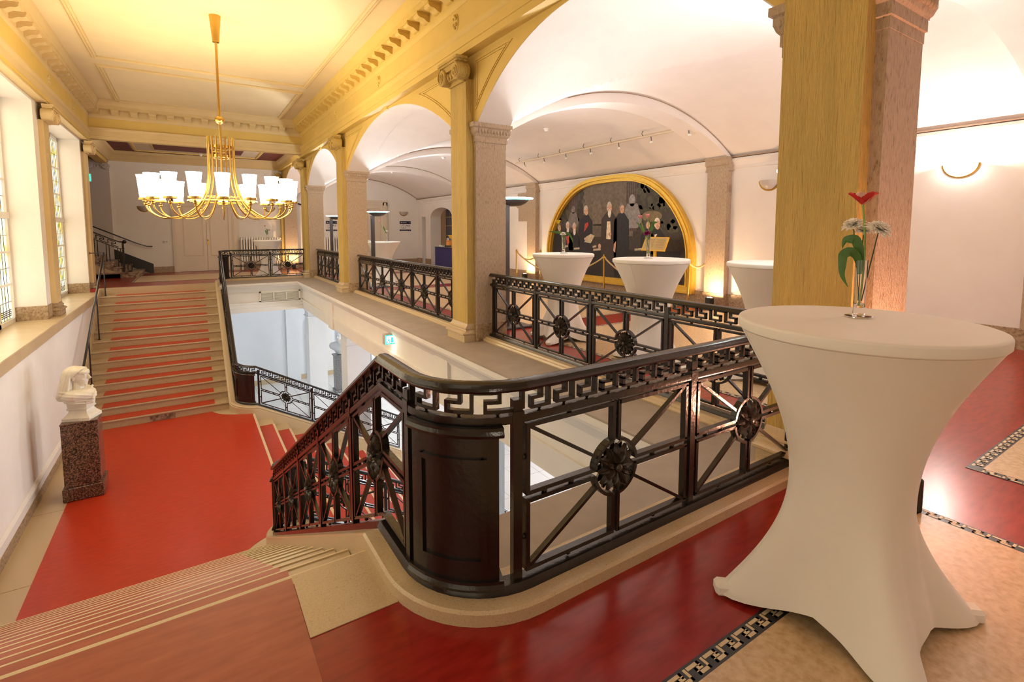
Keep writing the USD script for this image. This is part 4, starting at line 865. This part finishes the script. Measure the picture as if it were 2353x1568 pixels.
blossom('white chrysanthemum at the left under the red tulip', (V1[0] + .004, V1[1] + .004, V1[2] + .06), (-.030, .02, .285), 'petal_white', .040, (.3, -.35), rz=RZ[0])
blossom('full white chrysanthemum at the right under the red tulip', (V1[0] + .006, V1[1] - .004, V1[2] + .06), (.040, -.02, .268), 'petal_white', .046, (.3, .55), rz=RZ[0])
blossom('small white chrysanthemum between the two others behind the tulip stem', (V1[0] + .003, V1[1] + .006, V1[2] + .06), (.005, .028, .262), 'petal_white', .032, (.2, .1), rz=RZ[0])
V2 = (4.09, 5.06, 1.1335); vase(V2, .26, 'slim glass vase on the table with the yellow tulip', .024)
tulip('yellow tulip with a long leaf on the table left of the painting', (V2[0], V2[1], V2[2] + .05), (-.075, .03, .335), 'petal_yellow', .45, .055, rz=RZ[1], leaf=[[(0, 0, .13), (-.03, 0, .21), (-.10, .02, .222), (-.20, .05, .232)], [(0, 0, .13), (.04, -.01, .21), (.09, -.02, .17), (.12, -.03, .08)]])
blossom('white bloom low at the neck of the vase with the yellow tulip', (V2[0] + .005, V2[1], V2[2] + .055), (-.012, -.006, .19), 'petal_white', .045, (.2, 0), rz=RZ[1])
V3 = (4.11, 3.66, 1.1335); vase(V3, .26, 'slim glass vase on the table with the two pink tulips', .022)
tulip('left pink tulip on the table before the painting', (V3[0] - .003, V3[1], V3[2] + .045), (-.09, .05, .375), 'petal_pink', .18, .045, rz=RZ[2], leaf=[[(0, 0, .15), (-.05, .03, .25), (-.13, .08, .34)]])
tulip('right pink tulip on the table before the painting', (V3[0] + .003, V3[1] + .003, V3[2] + .045), (-.015, .02, .385), 'petal_pink', .18, .045, rz=RZ[2], leaf=[[(0, 0, .15), (.03, 0, .27), (.05, -.02, .335), (.09, -.04, .33)]])
blossom('dark magenta bloom in the vase with the two pink tulips', (V3[0] + .003, V3[1] - .004, V3[2] + .05), (-.02, .0, .215), 'petal_magenta', .040, (.5, -.3), name='carnation', rz=RZ[2])
V4 = (2.06, 16.95, 1.1335); vase(V4, .24, 'tiny vase on the table by the radiator', .024)
tulip('dark tulip with leaves on the table by the radiator', (V4[0], V4[1], V4[2] + .05), (-.05, 0, .36), 'petal_pale', .3, .05, rz=-.12, leaf=[[(0, 0, .1), (-.03, 0, .2), (-.05, 0, .26)], [(0, 0, .1), (.01, 0, .24), (-.02, 0, .3)]])
blossom('dark magenta bloom on the table by the radiator', (V4[0] + .004, V4[1], V4[2] + .05), (.055, 0, .25), 'petal_magenta', .035, name='carnation')
V6 = (4.47, 13.0, 1.1335); vase(V6, .24, 'vase on the table behind the floor uplighter', .024)
blossom('white bloom on the table behind the floor uplighter', (V6[0], V6[1], V6[2] + .05), (.0, 0, .22), 'petal_white', .045)
tulip('pink tulip leaning left on the table behind the floor uplighter', (V6[0], V6[1], V6[2] + .05), (-.19, .0, .47), 'petal_pink', .3, .05, leaf=[[(0, 0, .15), (-.06, 0, .28), (-.09, 0, .36)]])
# ================================================================== PAINTING
pt = thing('framed_painting', 'huge dark group painting in a gilt frame with rounded top', 'painting')
A, Bq = 6.40, 11.18; ZB, ZT = .16, 2.66
LP = np.array([(2.38, .16), (2.38, .55), (2.38, .9), (2.31, 1.34), (2.14, 1.70), (1.77, 2.17), (1.29, 2.51), (1.0, 2.62), (.7, 2.685), (.35, 2.71), (0, 2.715)])
ld_ = np.concatenate([[0], np.cumsum(np.linalg.norm(np.diff(LP, axis=0), axis=1))]); lq = np.linspace(0, ld_[-1], 60); LS = np.stack([PchipInterpolator(ld_, LP[:, i])(lq) for i in (0, 1)], 1)
LUN = Polygon([(8.71 + a, b) for a, b in LS] + [(8.71 - a, b) for a, b in LS[::-1]]).buffer(0)
def lun(o): return LUN.buffer(-o, join_style=2)
obj('gilt_frame', [prism(lun(0).difference(lun(.05)), 8.37, 8.50, 'x'), prism(lun(.032).difference(lun(.085)), 8.34, 8.48, 'x'), prism(lun(.08).difference(lun(.14)), 8.385, 8.48, 'x'), prism(lun(.132).difference(lun(.158)), 8.36, 8.47, 'x')], 'gilt', pt, smooth=False)
canvas = []; cols = []
def paint(poly, col, lvl):
    poly = poly.intersection(lun(.14))
    if poly.is_empty: return
    col = tuple(min(.9, q * 1.75) for q in col); v, f = prism(poly, 8.45 - .0006 * lvl, 8.451 - .0006 * lvl + .0005, 'x'); canvas.append((v, f)); cols.append(np.tile(col, (len(v), 1)))
LC = (A + Bq) / 2
def at(px, py): # position on the canvas as fractions of the crop of the painting: px left->right, py top->bottom
    return (Bq - .16 - px * (Bq - A - .32), ZT - .1 - py * (ZT - ZB - .2))
def ell(px, py, rx, rz, rot=0): return affinity.rotate(affinity.scale(Point(*at(px, py)).buffer(1, 12), rx, rz), rot)
def pl(*q): return Polygon([at(*w) for w in q])
paint(lun(.14), (.030, .022, .018), 0)
paint(pl((.30, .0), (.68, .0), (.68, .55), (.30, .55)), (.10, .078, .055), 1)
rp = np.random.default_rng(9)
for i in range(150):
    x = rp.choice([rp.uniform(.04, .30), rp.uniform(.70, .97)]); y = rp.uniform(.06, .52); g_ = rp.uniform(.5, 1.3)
    paint(ell(x, y, rp.uniform(.04, .12), rp.uniform(.03, .08), rp.uniform(0, 90)), (.045 * g_, .042 * g_, .025 * g_), 2 + (i % 3))
paint(ell(.80, .36, .28, .12), (.13, .10, .05), 5)
for cx in (.215, .665):                                            # fluted columns
    paint(pl((cx - .035, .02), (cx + .035, .02), (cx + .037, .5), (cx - .037, .5)), (.075, .05, .04), 6)
    for k in range(5): paint(pl((cx - .03 + k * .014, .02), (cx - .024 + k * .014, .02), (cx - .024 + k * .014, .5), (cx - .03 + k * .014, .5)), (.04, .026, .022), 7)
def bust_p(x, y, s, c):
    paint(ell(x, y, .07 * s, .10 * s), c, 8); paint(pl((x - .026 * s, y + .03), (x + .026 * s, y + .03), (x + .05 * s, y + .13 * s + .02), (x + .03 * s, y + .2 * s), (x - .03 * s, y + .2 * s), (x - .05 * s, y + .13 * s + .02)), tuple(q * .85 for q in c), 8)
bust_p(.215, .26, 1.0, (.14, .12, .115)); bust_p(.672, .20, 1.35, (.20, .185, .19))
st_ = (.12, .095, .07); paint(ell(.415, .13, .055, .07), st_, 8); paint(pl((.39, .17), (.44, .17), (.455, .30), (.45, .44), (.385, .44), (.375, .30)), st_, 8); paint(pl((.375, .43), (.46, .43), (.46, .56), (.37, .56)), (.085, .066, .05), 8)
paint(pl((.04, .70), (.97, .68), (.99, 1.0), (.02, 1.0)), (.012, .010, .011), 9)     # long dark table
skin, white_, blk = (.42, .25, .17), (.52, .47, .42), (.010, .009, .011)
def head(x, y, s, hair=(.30, .28, .27), beard=None):
    paint(ell(x, y - .006, .085 * s, .12 * s), hair, 11); paint(ell(x + .004, y + .012, .068 * s, .10 * s), skin, 12)
    paint(ell(x - .012, y + .002, .012 * s, .008 * s), (.08, .05, .04), 13); paint(ell(x + .014, y + .002, .012 * s, .008 * s), (.08, .05, .04), 13); paint(ell(x + .002, y + .018, .010 * s, .03 * s), (.34, .19, .12), 13)
    if beard: paint(ell(x + .003, y + .05 * s + .012, .055 * s, .10 * s), beard, 13)
def standing(x, y, w, body, hem, s=1.0, **k):
    paint(pl((x - .02, y + .05), (x + .02, y + .05), (x + w, y + .12), (x + w * 1.05, y + .34), (x + w * .8, hem), (x - w * .8, hem), (x - w * 1.05, y + .34), (x - w, y + .12)), body, 10); head(x, y, s, **k)
for x, y, h_, b_ in ((.085, .455, (.16, .10, .07), None), (.165, .44, (.45, .43, .42), (.45, .42, .40)), (.225, .455, (.35, .30, .27), (.52, .48, .44))):
    standing(x, y, .047, blk, .72, .85, hair=h_, beard=b_)
paint(pl((.15, .56), (.178, .55), (.182, .63), (.165, .66)), (.30, .045, .025), 13)
standing(.325, .275, .055, (.013, .012, .017), .98, .95, hair=(.40, .37, .35)); paint(pl((.318, .42), (.345, .40), (.348, .44), (.312, .51)), (.33, .04, .022), 13)
paint(pl((.33, .56), (.37, .53), (.40, .55), (.37, .63), (.315, .62)), (.36, .30, .20), 13); paint(ell(.325, .585, .05, .035), skin, 14)
standing(.51, .255, .058, (.030, .020, .019), .98, 1.0, hair=(.36, .32, .29), beard=white_); paint(pl((.495, .40), (.52, .40), (.525, .58), (.515, .585), (.49, .58)), (.50, .42, .30), 12); paint(ell(.518, .53, .05, .04), skin, 14); paint(ell(.44, .66, .05, .06), skin, 13)
standing(.60, .27, .052, (.011, .010, .013), .98, .95, hair=(.14, .12, .12)); paint(pl((.55, .63), (.565, .60), (.56, .72), (.545, .70)), skin, 13)
standing(.775, .43, .042, blk, .72, .8, hair=(.06, .045, .04)); paint(pl((.765, .55), (.78, .55), (.782, .64), (.763, .64)), white_, 13)
standing(.835, .43, .05, blk, .72, .95, hair=(.50, .46, .43)); paint(pl((.822, .53), (.838, .525), (.815, .60)), white_, 13)
for x, y, w_ in ((.25, .69, .05), (.155, .67, .03), (.40, .66, .03), (.72, .67, .05), (.42, .69, .06)): paint(pl((x - w_ / 2, y), (x + w_ / 2, y - .01), (x + w_ / 2, y + .012), (x - w_ / 2, y + .02)), (.32, .27, .20), 13)
paint(ell(.27, .80, .2, .09), (.15, .11, .08), 11)
cv = cat(canvas); cm = usdkit.mesh(stage, str(pt.GetPath()) + '/canvas', cv, M['painted'])
UsdGeom.PrimvarsAPI(cm).CreatePrimvar('paint', Sdf.ValueTypeNames.Color3fArray, 'vertex').Set([Gf.Vec3f(*map(float, c)) for c in np.vstack(cols)])
# barrier
def stanchion(x, y, label):
    t = thing('rope_post', label, 'barrier post', (x, y, 0))
    obj('base', lathe([(0, 0), (.14, 0), (.14, .012), (.10, .03), (.03, .045), (0, .045)], 24), 'brass', t); obj('post', lathe([(0, .03), (.019, .03), (.019, .80), (.03, .81), (.03, .835), (.019, .845), (.024, .87), (.012, .89), (0, .892)], 16), 'brass', t)
SP = {'a': (7.9, 11.9), 'b': (8.28, 11.25), 'c': (7.9, 8.32), 'd': (7.9, 6.05)}
for k, lb in (('a', 'leftmost brass rope post before the painting'), ('b', 'brass rope post close to the wall beside the painting\'s left edge'), ('c', 'middle brass rope post between the two tables'), ('d', 'rightmost brass rope post at the painting\'s right corner')): stanchion(*SP[k], lb)
def rope(a, b, dip, label):
    a, b = np.array((*a, .825)), np.array((*b, .825)); s = np.linspace(0, 1, 30)[:, None]; t = thing('barrier_rope', label, 'rope')
    c = a + (b - a) * s; e = _n((b - a) * [1, 1, 0]) * .03; c[:, 2] -= dip * (1 - (2 * s[:, 0] - 1) ** 2)
    c[0] += e; c[-1] -= e
    obj('cord', tube(c, .018, 8), 'rope', t); obj('end_hook', [ball(c[0], .022, 1), ball(c[-1], .022, 1)], 'brass', t)
rope(SP['a'], SP['b'], .22, 'short tan rope from the leftmost post to the wall'); rope(SP['a'], SP['c'], .48, 'long tan rope hanging behind the left table'); rope(SP['c'], SP['d'], .42, 'tan rope to the right of the middle post')
rope(SP['d'], (8.45, 6.05), .1, 'short tan rope from the rightmost post to the wall')
# text board
t = thing('text_board', 'yellow-gold inclined text board on a stand before the painting', 'sign', (8.0, 6.95, 0))
obj('stand', [bx(-.02, .02, -.025, .025, .03, 1.02), cham(-.14, .14, -.12, .12, 0, .03, .008)], 'gilt', t)
def tilt(m): v, f = xf(m, ry=.45); return v + np.array([0, 0, 1.15]), f
bd = obj('board', tilt(bx(-.012, .012, -.30, .30, -.155, .155)), 'gilt', t, smooth=False)
obj('sheet', tilt(bx(-.016, -.012, -.27, .27, -.13, .13)), 'rope', t, smooth=False)
obj('text_lines', [tilt(bx(-.0175, -.0158, y0, y0 + w_, z, z + .004)) for y0 in (.02, -.24) for z, w_ in zip(np.linspace(.10, -.10, 12), [.2, .22, .19, .21, .22, .16, .21, .2, .22, .18, .21, .12])], 'brown_door', t, smooth=False)
# relief plaque
t = thing('stone_relief', 'rectangular stone relief plaque on the right wall next to a pilaster', 'relief')
obj('slab', cham(8.44, 8.51, 12.02, 12.62, 1.70, 2.53, .01), 'pier_stone', t); obj('carved_border', [bx(8.42, 8.45, 12.03, 12.09, 1.70, 2.42), bx(8.42, 8.45, 12.09, 12.36, 2.36, 2.42), bx(8.42, 8.45, 12.03, 12.62, 2.45, 2.53)] + [ball((8.42, 12.06, z), .022) for z in np.arange(1.74, 2.4, .06)], 'pier_stone', t)
# blue counter
t = thing('blue_counter', 'counter draped in dark blue cloth in the gallery behind the middle railing', 'counter')
obj('blue_drape', cham(7.45, 8.05, 15.0, 16.52, 0, .83, .015), 'navy', t); obj('counter_top', cham(7.43, 8.07, 14.98, 16.54, .83, .85, .005), 'lamp_grey', t)
t = thing('snack_box', 'small orange box standing on the blue counter', 'box', (7.7, 15.8, .85)); obj('box_body', cham(-.1, .1, -.1, .1, .05, .22, .01), 'orange_box', t); obj('box_lid', cham(-.105, .105, -.105, .105, .2, .225, .005), 'orange_box', t); obj('tray', cham(-.15, .15, -.3, .12, 0, .05, .01), 'black_plastic', t)
t = thing('serving_tray', 'white tray with dark contents on the blue counter', 'tray', (7.62, 16.2, .85)); obj('tray_body', cham(-.1, .1, -.15, .15, 0, .04, .01), 'plate_white', t); obj('food', cham(-.06, .06, -.1, .1, .03, .055, .01), 'leaf', t)
t = thing('fruit_bowl', 'brown bowl-shaped lamp on the blue counter cut off by the middle column', 'bowl', (7.55, 15.35, .85)); obj('bowl', lathe([(0, .28), (.05, .29), (.10, .34), (.13, .42), (.12, .42), (.09, .35), (0, .30)], 20), 'gilt', t); obj('stem', lathe([(0, 0), (.08, 0), (.05, .02), (.02, .04), (.02, .28), (0, .28)], 16), 'brown_door', t)
# notices
def notice(x0, x1, z0, z1, label):
    t = thing('wall_notice', label, 'sign'); y = 20.59
    obj('panel', bx(x0, x1, y - .012, y + .01, z0, z1), 'sign_white', t, smooth=False); h = z1 - z0
    obj('header_band', bx(x0, x1, y - .015, y - .011, z1 - .28 * h, z1), 'sign_navy', t, smooth=False); obj('footer_band', bx(x0, x1, y - .015, y - .011, z0, z0 + .16 * h), 'sign_navy', t, smooth=False)
    w = x1 - x0
    obj('plan_drawing', [bx(x0 + w * a, x0 + w * b, y - .015, y - .011, z0 + h * c, z0 + h * d_) for a, b, c, d_ in ((.18, .2, .25, .6), (.18, .5, .25, .28), (.48, .5, .25, .6), (.25, .4, .58, .62), (.62, .7, .5, .6), (.75, .9, .42, .45), (.8, .9, .55, .6), (.3, .36, .35, .4))], 'sign_navy', t, smooth=False)
    obj('lettering', [bx(x0 + w * a, x0 + w * b, y - .0175, y - .0145, z0 + h * c, z0 + h * d_) for a, b, c, d_ in ((.1, .2, .82, .9), (.25, .62, .83, .87), (.9, .94, .8, .9), (.1, .75, .06, .09), (.85, .92, .05, .11))], 'sign_white', t, smooth=False)
notice(7.66, 8.16, 1.40, 1.82, 'navy and white notice with a floor plan right of the far door')
notice(4.62, 5.05, 1.40, 1.80, 'navy and white notice partly hidden by the farthest uplighter')
# radiators
def radiator(x0, n, label):
    t = thing('radiator', label, 'radiator', (x0, 20.42, 0)); 
    v, f = cat([arr(cham(-.021, .021, -.13, .07, .30, 1.18, .015))])
    for i in range(n): obj('radiator_rib', (v + np.array([i * .085, 0, 0]), f), 'white_gloss', t)
    obj('radiator_pipe', [tube([(-.04, 0, .36), (n * .085, 0, .36)], .022, 8), tube([(-.04, 0, 1.1), (n * .085 + .02, 0, 1.1)], .022, 8)], 'white_gloss', t); obj('radiator_valve', ball((n * .085 + .02, 0, 1.13), .035), 'white_gloss', t); obj('feed_pipe', tube([(n * .085 - .02, 0, .36), (n * .085 - .02, 0, 0)], .015, 8), 'white_gloss', t)
    obj('radiator_foot', [bx(.0, .04, -.05, .05, 0, .32), bx(n * .085 - .12, n * .085 - .08, -.05, .05, 0, .32)], 'white_gloss', t)
radiator(1.62, 15, 'white ribbed radiator on the far wall right of the double door'); radiator(4.0, 13, 'white ribbed radiator at the far end of the gallery behind the uplighter')
# small wall things
t = thing('light_switch', 'white double switch plate left of the white door', 'switch'); obj('plate', bx(-.72, -.56, 20.585, 20.602, 1.0, 1.09), 'plate_white', t, smooth=False); obj('rocker', [bx(-.705, -.65, 20.578, 20.59, 1.015, 1.075), bx(-.63, -.575, 20.578, 20.59, 1.015, 1.075)], 'sconce_glass', t, smooth=False)
t = thing('security_camera', 'small dark camera on the wall at the far end of the gallery', 'camera', (3.62, 20.6, 2.44)); obj('bracket', bx(-.02, .02, -.06, 0, -.02, .02), 'white_gloss', t); obj('camera_body', [tube([(0, -.05, 0), (.06, -.16, -.03)], .03, 10), tube([(.06, -.16, -.03), (.07, -.19, -.038)], .022, 10)], 'black_plastic', t)
t = thing('exit_sign', 'green exit sign box fixed under the ledge', 'exit sign', (2.69, 7.72, -.40)); obj('housing', cham(-.12, .06, -.06, .06, 0, .17, .012), 'gallery_grey', t)
obj('lit_face', [bx(-.11, .05, -.064, -.058, .012, .158)], 'exit_white', t, smooth=False)
obj('green_border', [bx(-.11, .05, -.066, -.060, .012, .026), bx(-.11, .05, -.066, -.060, .144, .158), bx(-.11, -.096, -.066, -.060, .012, .158), bx(.036, .05, -.066, -.060, .012, .158)], 'exit_green', t, smooth=False)
obj('running_man', [bx(-.062, -.05, -.068, -.062, .09, .115), bx(-.07, -.045, -.068, -.062, .06, .09), bx(-.085, -.07, -.068, -.062, .04, .06), bx(-.05, -.035, -.068, -.062, .035, .06), bx(-.02, .018, -.068, -.062, .035, .12)], 'exit_green', t, smooth=False)
sphere_light(f'{t.GetPath()}/glow', (-.05, -.02, -.04), .02, 25, (.95, 1, .8))
t = thing('exit_sign', 'green exit sign hanging by the far left pilaster', 'exit sign', (-2.13, 16.9, 2.68)); obj('housing', cham(-.10, .10, -.03, .03, 0, .22, .008), 'gallery_grey', t); obj('lit_face', bx(-.09, .09, -.034, -.029, .015, .205), 'exit_green', t, smooth=False); obj('arrow', [bx(-.03, .05, -.036, -.031, .05, .17)], 'exit_white', t, smooth=False); obj('hanger', tube([(0, 0, .2), (0, 0, 1.3)], .008, 6), 'white_gloss', t)
# ================================================================== BUSTS
def blend(parts, L=.012, it=12):
    m = mf.Manifold.batch_boolean([q for q in parts], mf.OpType.Add).refine_to_length(L)
    v, f = arr(m); tm = trimesh.Trimesh(v, f, process=True); trimesh.smoothing.filter_taubin(tm, .5, .53, it); return np.array(tm.vertices), np.array(tm.faces)
def eb(c, s): return mf.Manifold.sphere(1.0, 28).scale(s).translate(c)
def cap2(a, b, ra, rb): return mf.Manifold.batch_hull([mf.Manifold.sphere(ra, 20).translate(a), mf.Manifold.sphere(rb, 20).translate(b)])
def hull(*q): return mf.Manifold.batch_hull(list(q))
def face_parts(z, k=1.0, x0=0.):
    """head looking along +x"""
    T = lambda c: (x0 + c[0] * k, c[1] * k, z + c[2] * k); S = lambda s: tuple(q * k for q in s)
    return [eb(T((0, 0, .02)), S((.098, .078, .105))), eb(T((.035, 0, -.03)), S((.062, .058, .085))), eb(T((.062, 0, -.085)), S((.026, .026, .022))),
            hull(eb(T((.088, 0, .030)), S((.012, .010, .012))), eb(T((.122, 0, -.012)), S((.012, .012, .010))), eb(T((.085, 0, -.02)), S((.014, .018, .012)))),
            hull(eb(T((.085, .032, .036)), S((.012, .02, .009))), eb(T((.085, -.032, .036)), S((.012, .02, .009)))),
            eb(T((.086, 0, -.043)), S((.013, .024, .006))), eb(T((.084, 0, -.055)), S((.013, .020, .007))),
            eb(T((.078, .030, .014)), S((.012, .014, .009))), eb(T((.078, -.030, .014)), S((.012, .014, .009))), eb(T((.050, .032, -.022)), S((.032, .026, .032))), eb(T((.050, -.032, -.022)), S((.032, .026, .032))),
            eb(T((-.008, .078, .0)), S((.018, .010, .030))), eb(T((-.008, -.078, .0)), S((.018, .010, .030)))]
bl = (-1.36, 9.0, -1.20)
b = thing('veiled_bust', 'white marble bust of a veiled woman in profile on the granite pedestal', 'bust', bl, -.35)
obj('socle', loft([np.array([(-x, -y, z), (x, -y, z), (x, y, z), (-x, y, z)]) for x, y, z in ((.165, .15, 0), (.165, .15, .04), (.155, .14, .05), (.125, .115, .085), (.108, .095, .12), (.106, .095, .135), (.122, .11, .15), (.124, .11, .165), (.115, .10, .175), (.122, .11, .26))]), 'marble', b, smooth=35)
hp = face_parts(.585, 1.2, -.015)
hp += [cap2((-.03, 0, .52), (-.04, 0, .40), .070, .085),
       hull(eb((.07, 0, .345), (.10, .15, .075)), eb((-.14, 0, .34), (.10, .16, .09)), eb((-.03, .16, .36), (.10, .07, .07)), eb((-.03, -.16, .36), (.10, .07, .07)), eb((-.02, 0, .25), (.15, .13, .02)), eb((.13, 0, .31), (.05, .09, .05))),
       eb((.030, 0, .655), (.090, .088, .055))]
skull = hull(eb((-.06, 0, .65), (.135, .118, .115)), eb((-.09, 0, .58), (.115, .125, .10)), eb((.03, 0, .695), (.085, .095, .055)), eb((.075, 0, .735), (.012, .03, .012)))
skull = skull.trim_by_plane((-.729, 0, .685), .4475).translate((0, 0, -.022))
veil = [skull, hull(eb((-.12, 0, .58), (.085, .12, .09)), eb((-.19, 0, .34), (.065, .15, .09)), eb((-.12, 0, .34), (.08, .17, .08)))]
for sg in (1, -1):
    for dx, r_ in ((.0, .020), (-.03, .022), (-.06, .024), (-.09, .026)):
        veil += [cap2((-.055 + dx * .7, sg * (.110 + dx * .15), .615 + dx * .2), (-.07 + dx, sg * .135, .48), r_ * .7, r_), cap2((-.07 + dx, sg * .135, .48), (-.08 + dx, sg * .165, .37), r_, r_ * 1.1)]
for i in range(6):                                   # folds of the shawl
    z_ = .415 - .030 * i
    hp += [cap2((-.16 + .012 * i, -.16, z_ + .01), (.02, -.185 + .004 * i, z_ - .012), .016, .015), cap2((.02, -.185 + .004 * i, z_ - .012), (.135 + .006 * i, -.05, z_ - .035), .015, .016), cap2((.135 + .006 * i, -.05, z_ - .035), (.07, .15, z_ + .0), .016, .014)]
hp += [cap2((.165, -.02, .33), (.175, -.05, .29), .03, .02), cap2((.16, .03, .36), (.18, -.01, .33), .02, .018)]
v, f = blend(hp + veil, .010, 5)
back = np.clip((-.02 - v[:, 0]) / .05, 0, 1) * np.clip((v[:, 2] - .30) / .05, 0, 1)
fold = .005 * np.sin(np.arctan2(v[:, 1], v[:, 0] + .06) * 15) * back + .003 * np.sin(v[:, 2] * 150 + v[:, 1] * 40 + v[:, 0] * 30) * np.clip((.44 - v[:, 2]) / .05, 0, 1) + .002 * np.sin(v[:, 0] * 260) * np.sin(v[:, 1] * 240) * np.clip((v[:, 0] - .0) / .02, 0, 1) * np.clip((v[:, 2] - .655) / .01, 0, 1)
nn = trimesh.Trimesh(v, f, process=False).vertex_normals; v = v + nn * fold[:, None]
obj('figure', (v, f), 'marble', b, smooth=60)
pd = thing('granite_pedestal', 'square polished dark red granite pedestal standing on the landing', 'pedestal', (-1.37, 9.0, -2.297))
obj('plinth', cham(-.225, .225, -.215, .215, 0, .19, .012), 'granite', pd); obj('shaft', cham(-.20, .20, -.195, .195, .19, 1.075, .006), 'granite', pd); obj('top_slab', cham(-.205, .205, -.20, .20, 1.075, 1.097, .005), 'granite', pd)
b2 = thing('bearded_bust', 'grey-white bust of a bearded man in the lower hall seen through the well', 'bust', (4.44, 18.2, -3.02), -2.2)
hp = face_parts(.66, 1.5, .03) + [eb((.10, 0, .55), (.07, .075, .10)), cap2((.0, 0, .62), (-.02, 0, .42), .10, .12), hull(eb((0, .26, .30), (.12, .12, .13)), eb((0, -.26, .30), (.12, .12, .13)), eb((.06, 0, .22), (.14, .2, .14)), eb((-.05, 0, .36), (.12, .2, .12))), hull(eb((.02, 0, .04), (.11, .11, .04)), eb((.02, 0, .16), (.15, .2, .06)))]
obj('figure', blend(hp, .02, 6), 'marble_grey', b2, smooth=60)
tz = thing('bust_pedestal', 'grey granite pedestal under the bearded bust in the lower hall', 'pedestal', (4.44, 18.2, -4.3985)); obj('shaft', cham(-.2, .2, -.2, .2, .12, 1.33, .01), 'granite_grey', tz); obj('plinth', cham(-.24, .24, -.24, .24, 0, .12, .01), 'granite_grey', tz); obj('cap', cham(-.24, .24, -.24, .24, 1.33, 1.378, .01), 'granite_grey', tz)
# ================================================================== UPPER STAIR AT THE FAR LEFT
us_ = thing('corner_staircase', 'curved brown stone steps rising to the left in the far hall corner', 'staircase')
def rstep(x1, y0, z0, z1, r): 
    pg = sbox(-6.08, y0, x1 - r, 20.49).union(sbox(x1 - r - .05, y0 + r, x1, 20.49)).union(Point(x1 - r, y0 + r).buffer(r, 16))
    return cat([prism(pg.buffer(-.02), z0, z1 - .04, 'z'), prism(pg, z1 - .045, z1, 'z')])
for i in range(9):
    obj('step', rstep(-1.22 - .33 * i - (.0 if i else 0), 18.9 + (.0 if i == 0 else .12) , .165 * i, .165 * (i + 1), .34 if i < 2 else .1), 'stair_stone_dark', us_, smooth=30)
obj('stringer', prism([(-1.0, 0), (-1.0, .30), (-6, 2.85), (-6, 2.3), (-1.1, 0)], 20.56, 20.60, 'y'), 'black_plastic', us_)
struct('trim_19', prism([(-1.9, .0), (-1.75, .0), (-1.75, .12), (-6, 2.2), (-6, 0)], 18.92, 19.0, 'y'), 'sandstone')
t = thing('corner_railing', 'black iron railing with key band on the curved corner steps', 'railing')
p = Path([(x, 19.08) for x in np.linspace(-5.2, -1.62, 30)], lambda x, y, s: .165 + max(0, (-1.75 - x)) * .5)
hp_ = [(a, b_ + .06) for a, b_ in HR]
obj('handrail', sweep_rail(p, hp_, p.s), 'iron', t)
obj('frieze_rail', sweep_rail(p, [(-.015, .70), (.015, .70), (.015, .72), (-.015, .72)], p.s), 'iron', t); obj('foot_rail', sweep_rail(p, [(-.015, .10), (.015, .10), (.015, .12), (-.015, .12)], p.s), 'iron', t)
L_ = p.s[-1]
for i in range(13):
    u = L_ - .10 - .27 * i
    for dx in (0, -.07): obj('baluster', bar(p, (u + dx, .10), (u + dx, .71), .018, .018), 'iron', t, smooth=False)
obj('greek_key', [bar(p, (L_ - .12 - i * .27 + a[0] * .25, .75 + a[1] * .12), (L_ - .12 - i * .27 + b_[0] * .25, .75 + b_[1] * .12), .02, .024) for i in range(1, 13) for a, b_ in KEY], 'iron', t, smooth=False)
obj('newel_post', [bar(p, (L_ - .04, -.0), (L_ - .04, .90), .05, .05), ball(p(np.array([L_ + 0]), np.array([.915]), np.array([0.]))[0], .055, 2)], 'iron', t)
obj('scroll', [tube([(-1.52 + .055 * math.cos(a), 19.08, .30 + .11 * math.sin(a)) for a in np.linspace(0, 2 * PI, 20)], .014, 6), tube([(-1.60, 19.08, .17), (-1.46, 19.08, .17)], .014, 6)], 'iron', t)
t = thing('corner_handrail', 'thin dark handrail on the far wall above the corner steps', 'handrail')
obj('rail_bar', tube([(-5.5, 20.50, 3.05), (-1.45, 20.50, 1.02), (-1.15, 20.50, .90), (-1.0, 20.50, .89)], .018, 8), 'iron', t); obj('bracket', [tube([(x, 20.6, z), (x, 20.5, z)], .01, 6) for x, z in ((-1.4, .99), (-3.0, 1.79))], 'iron', t)
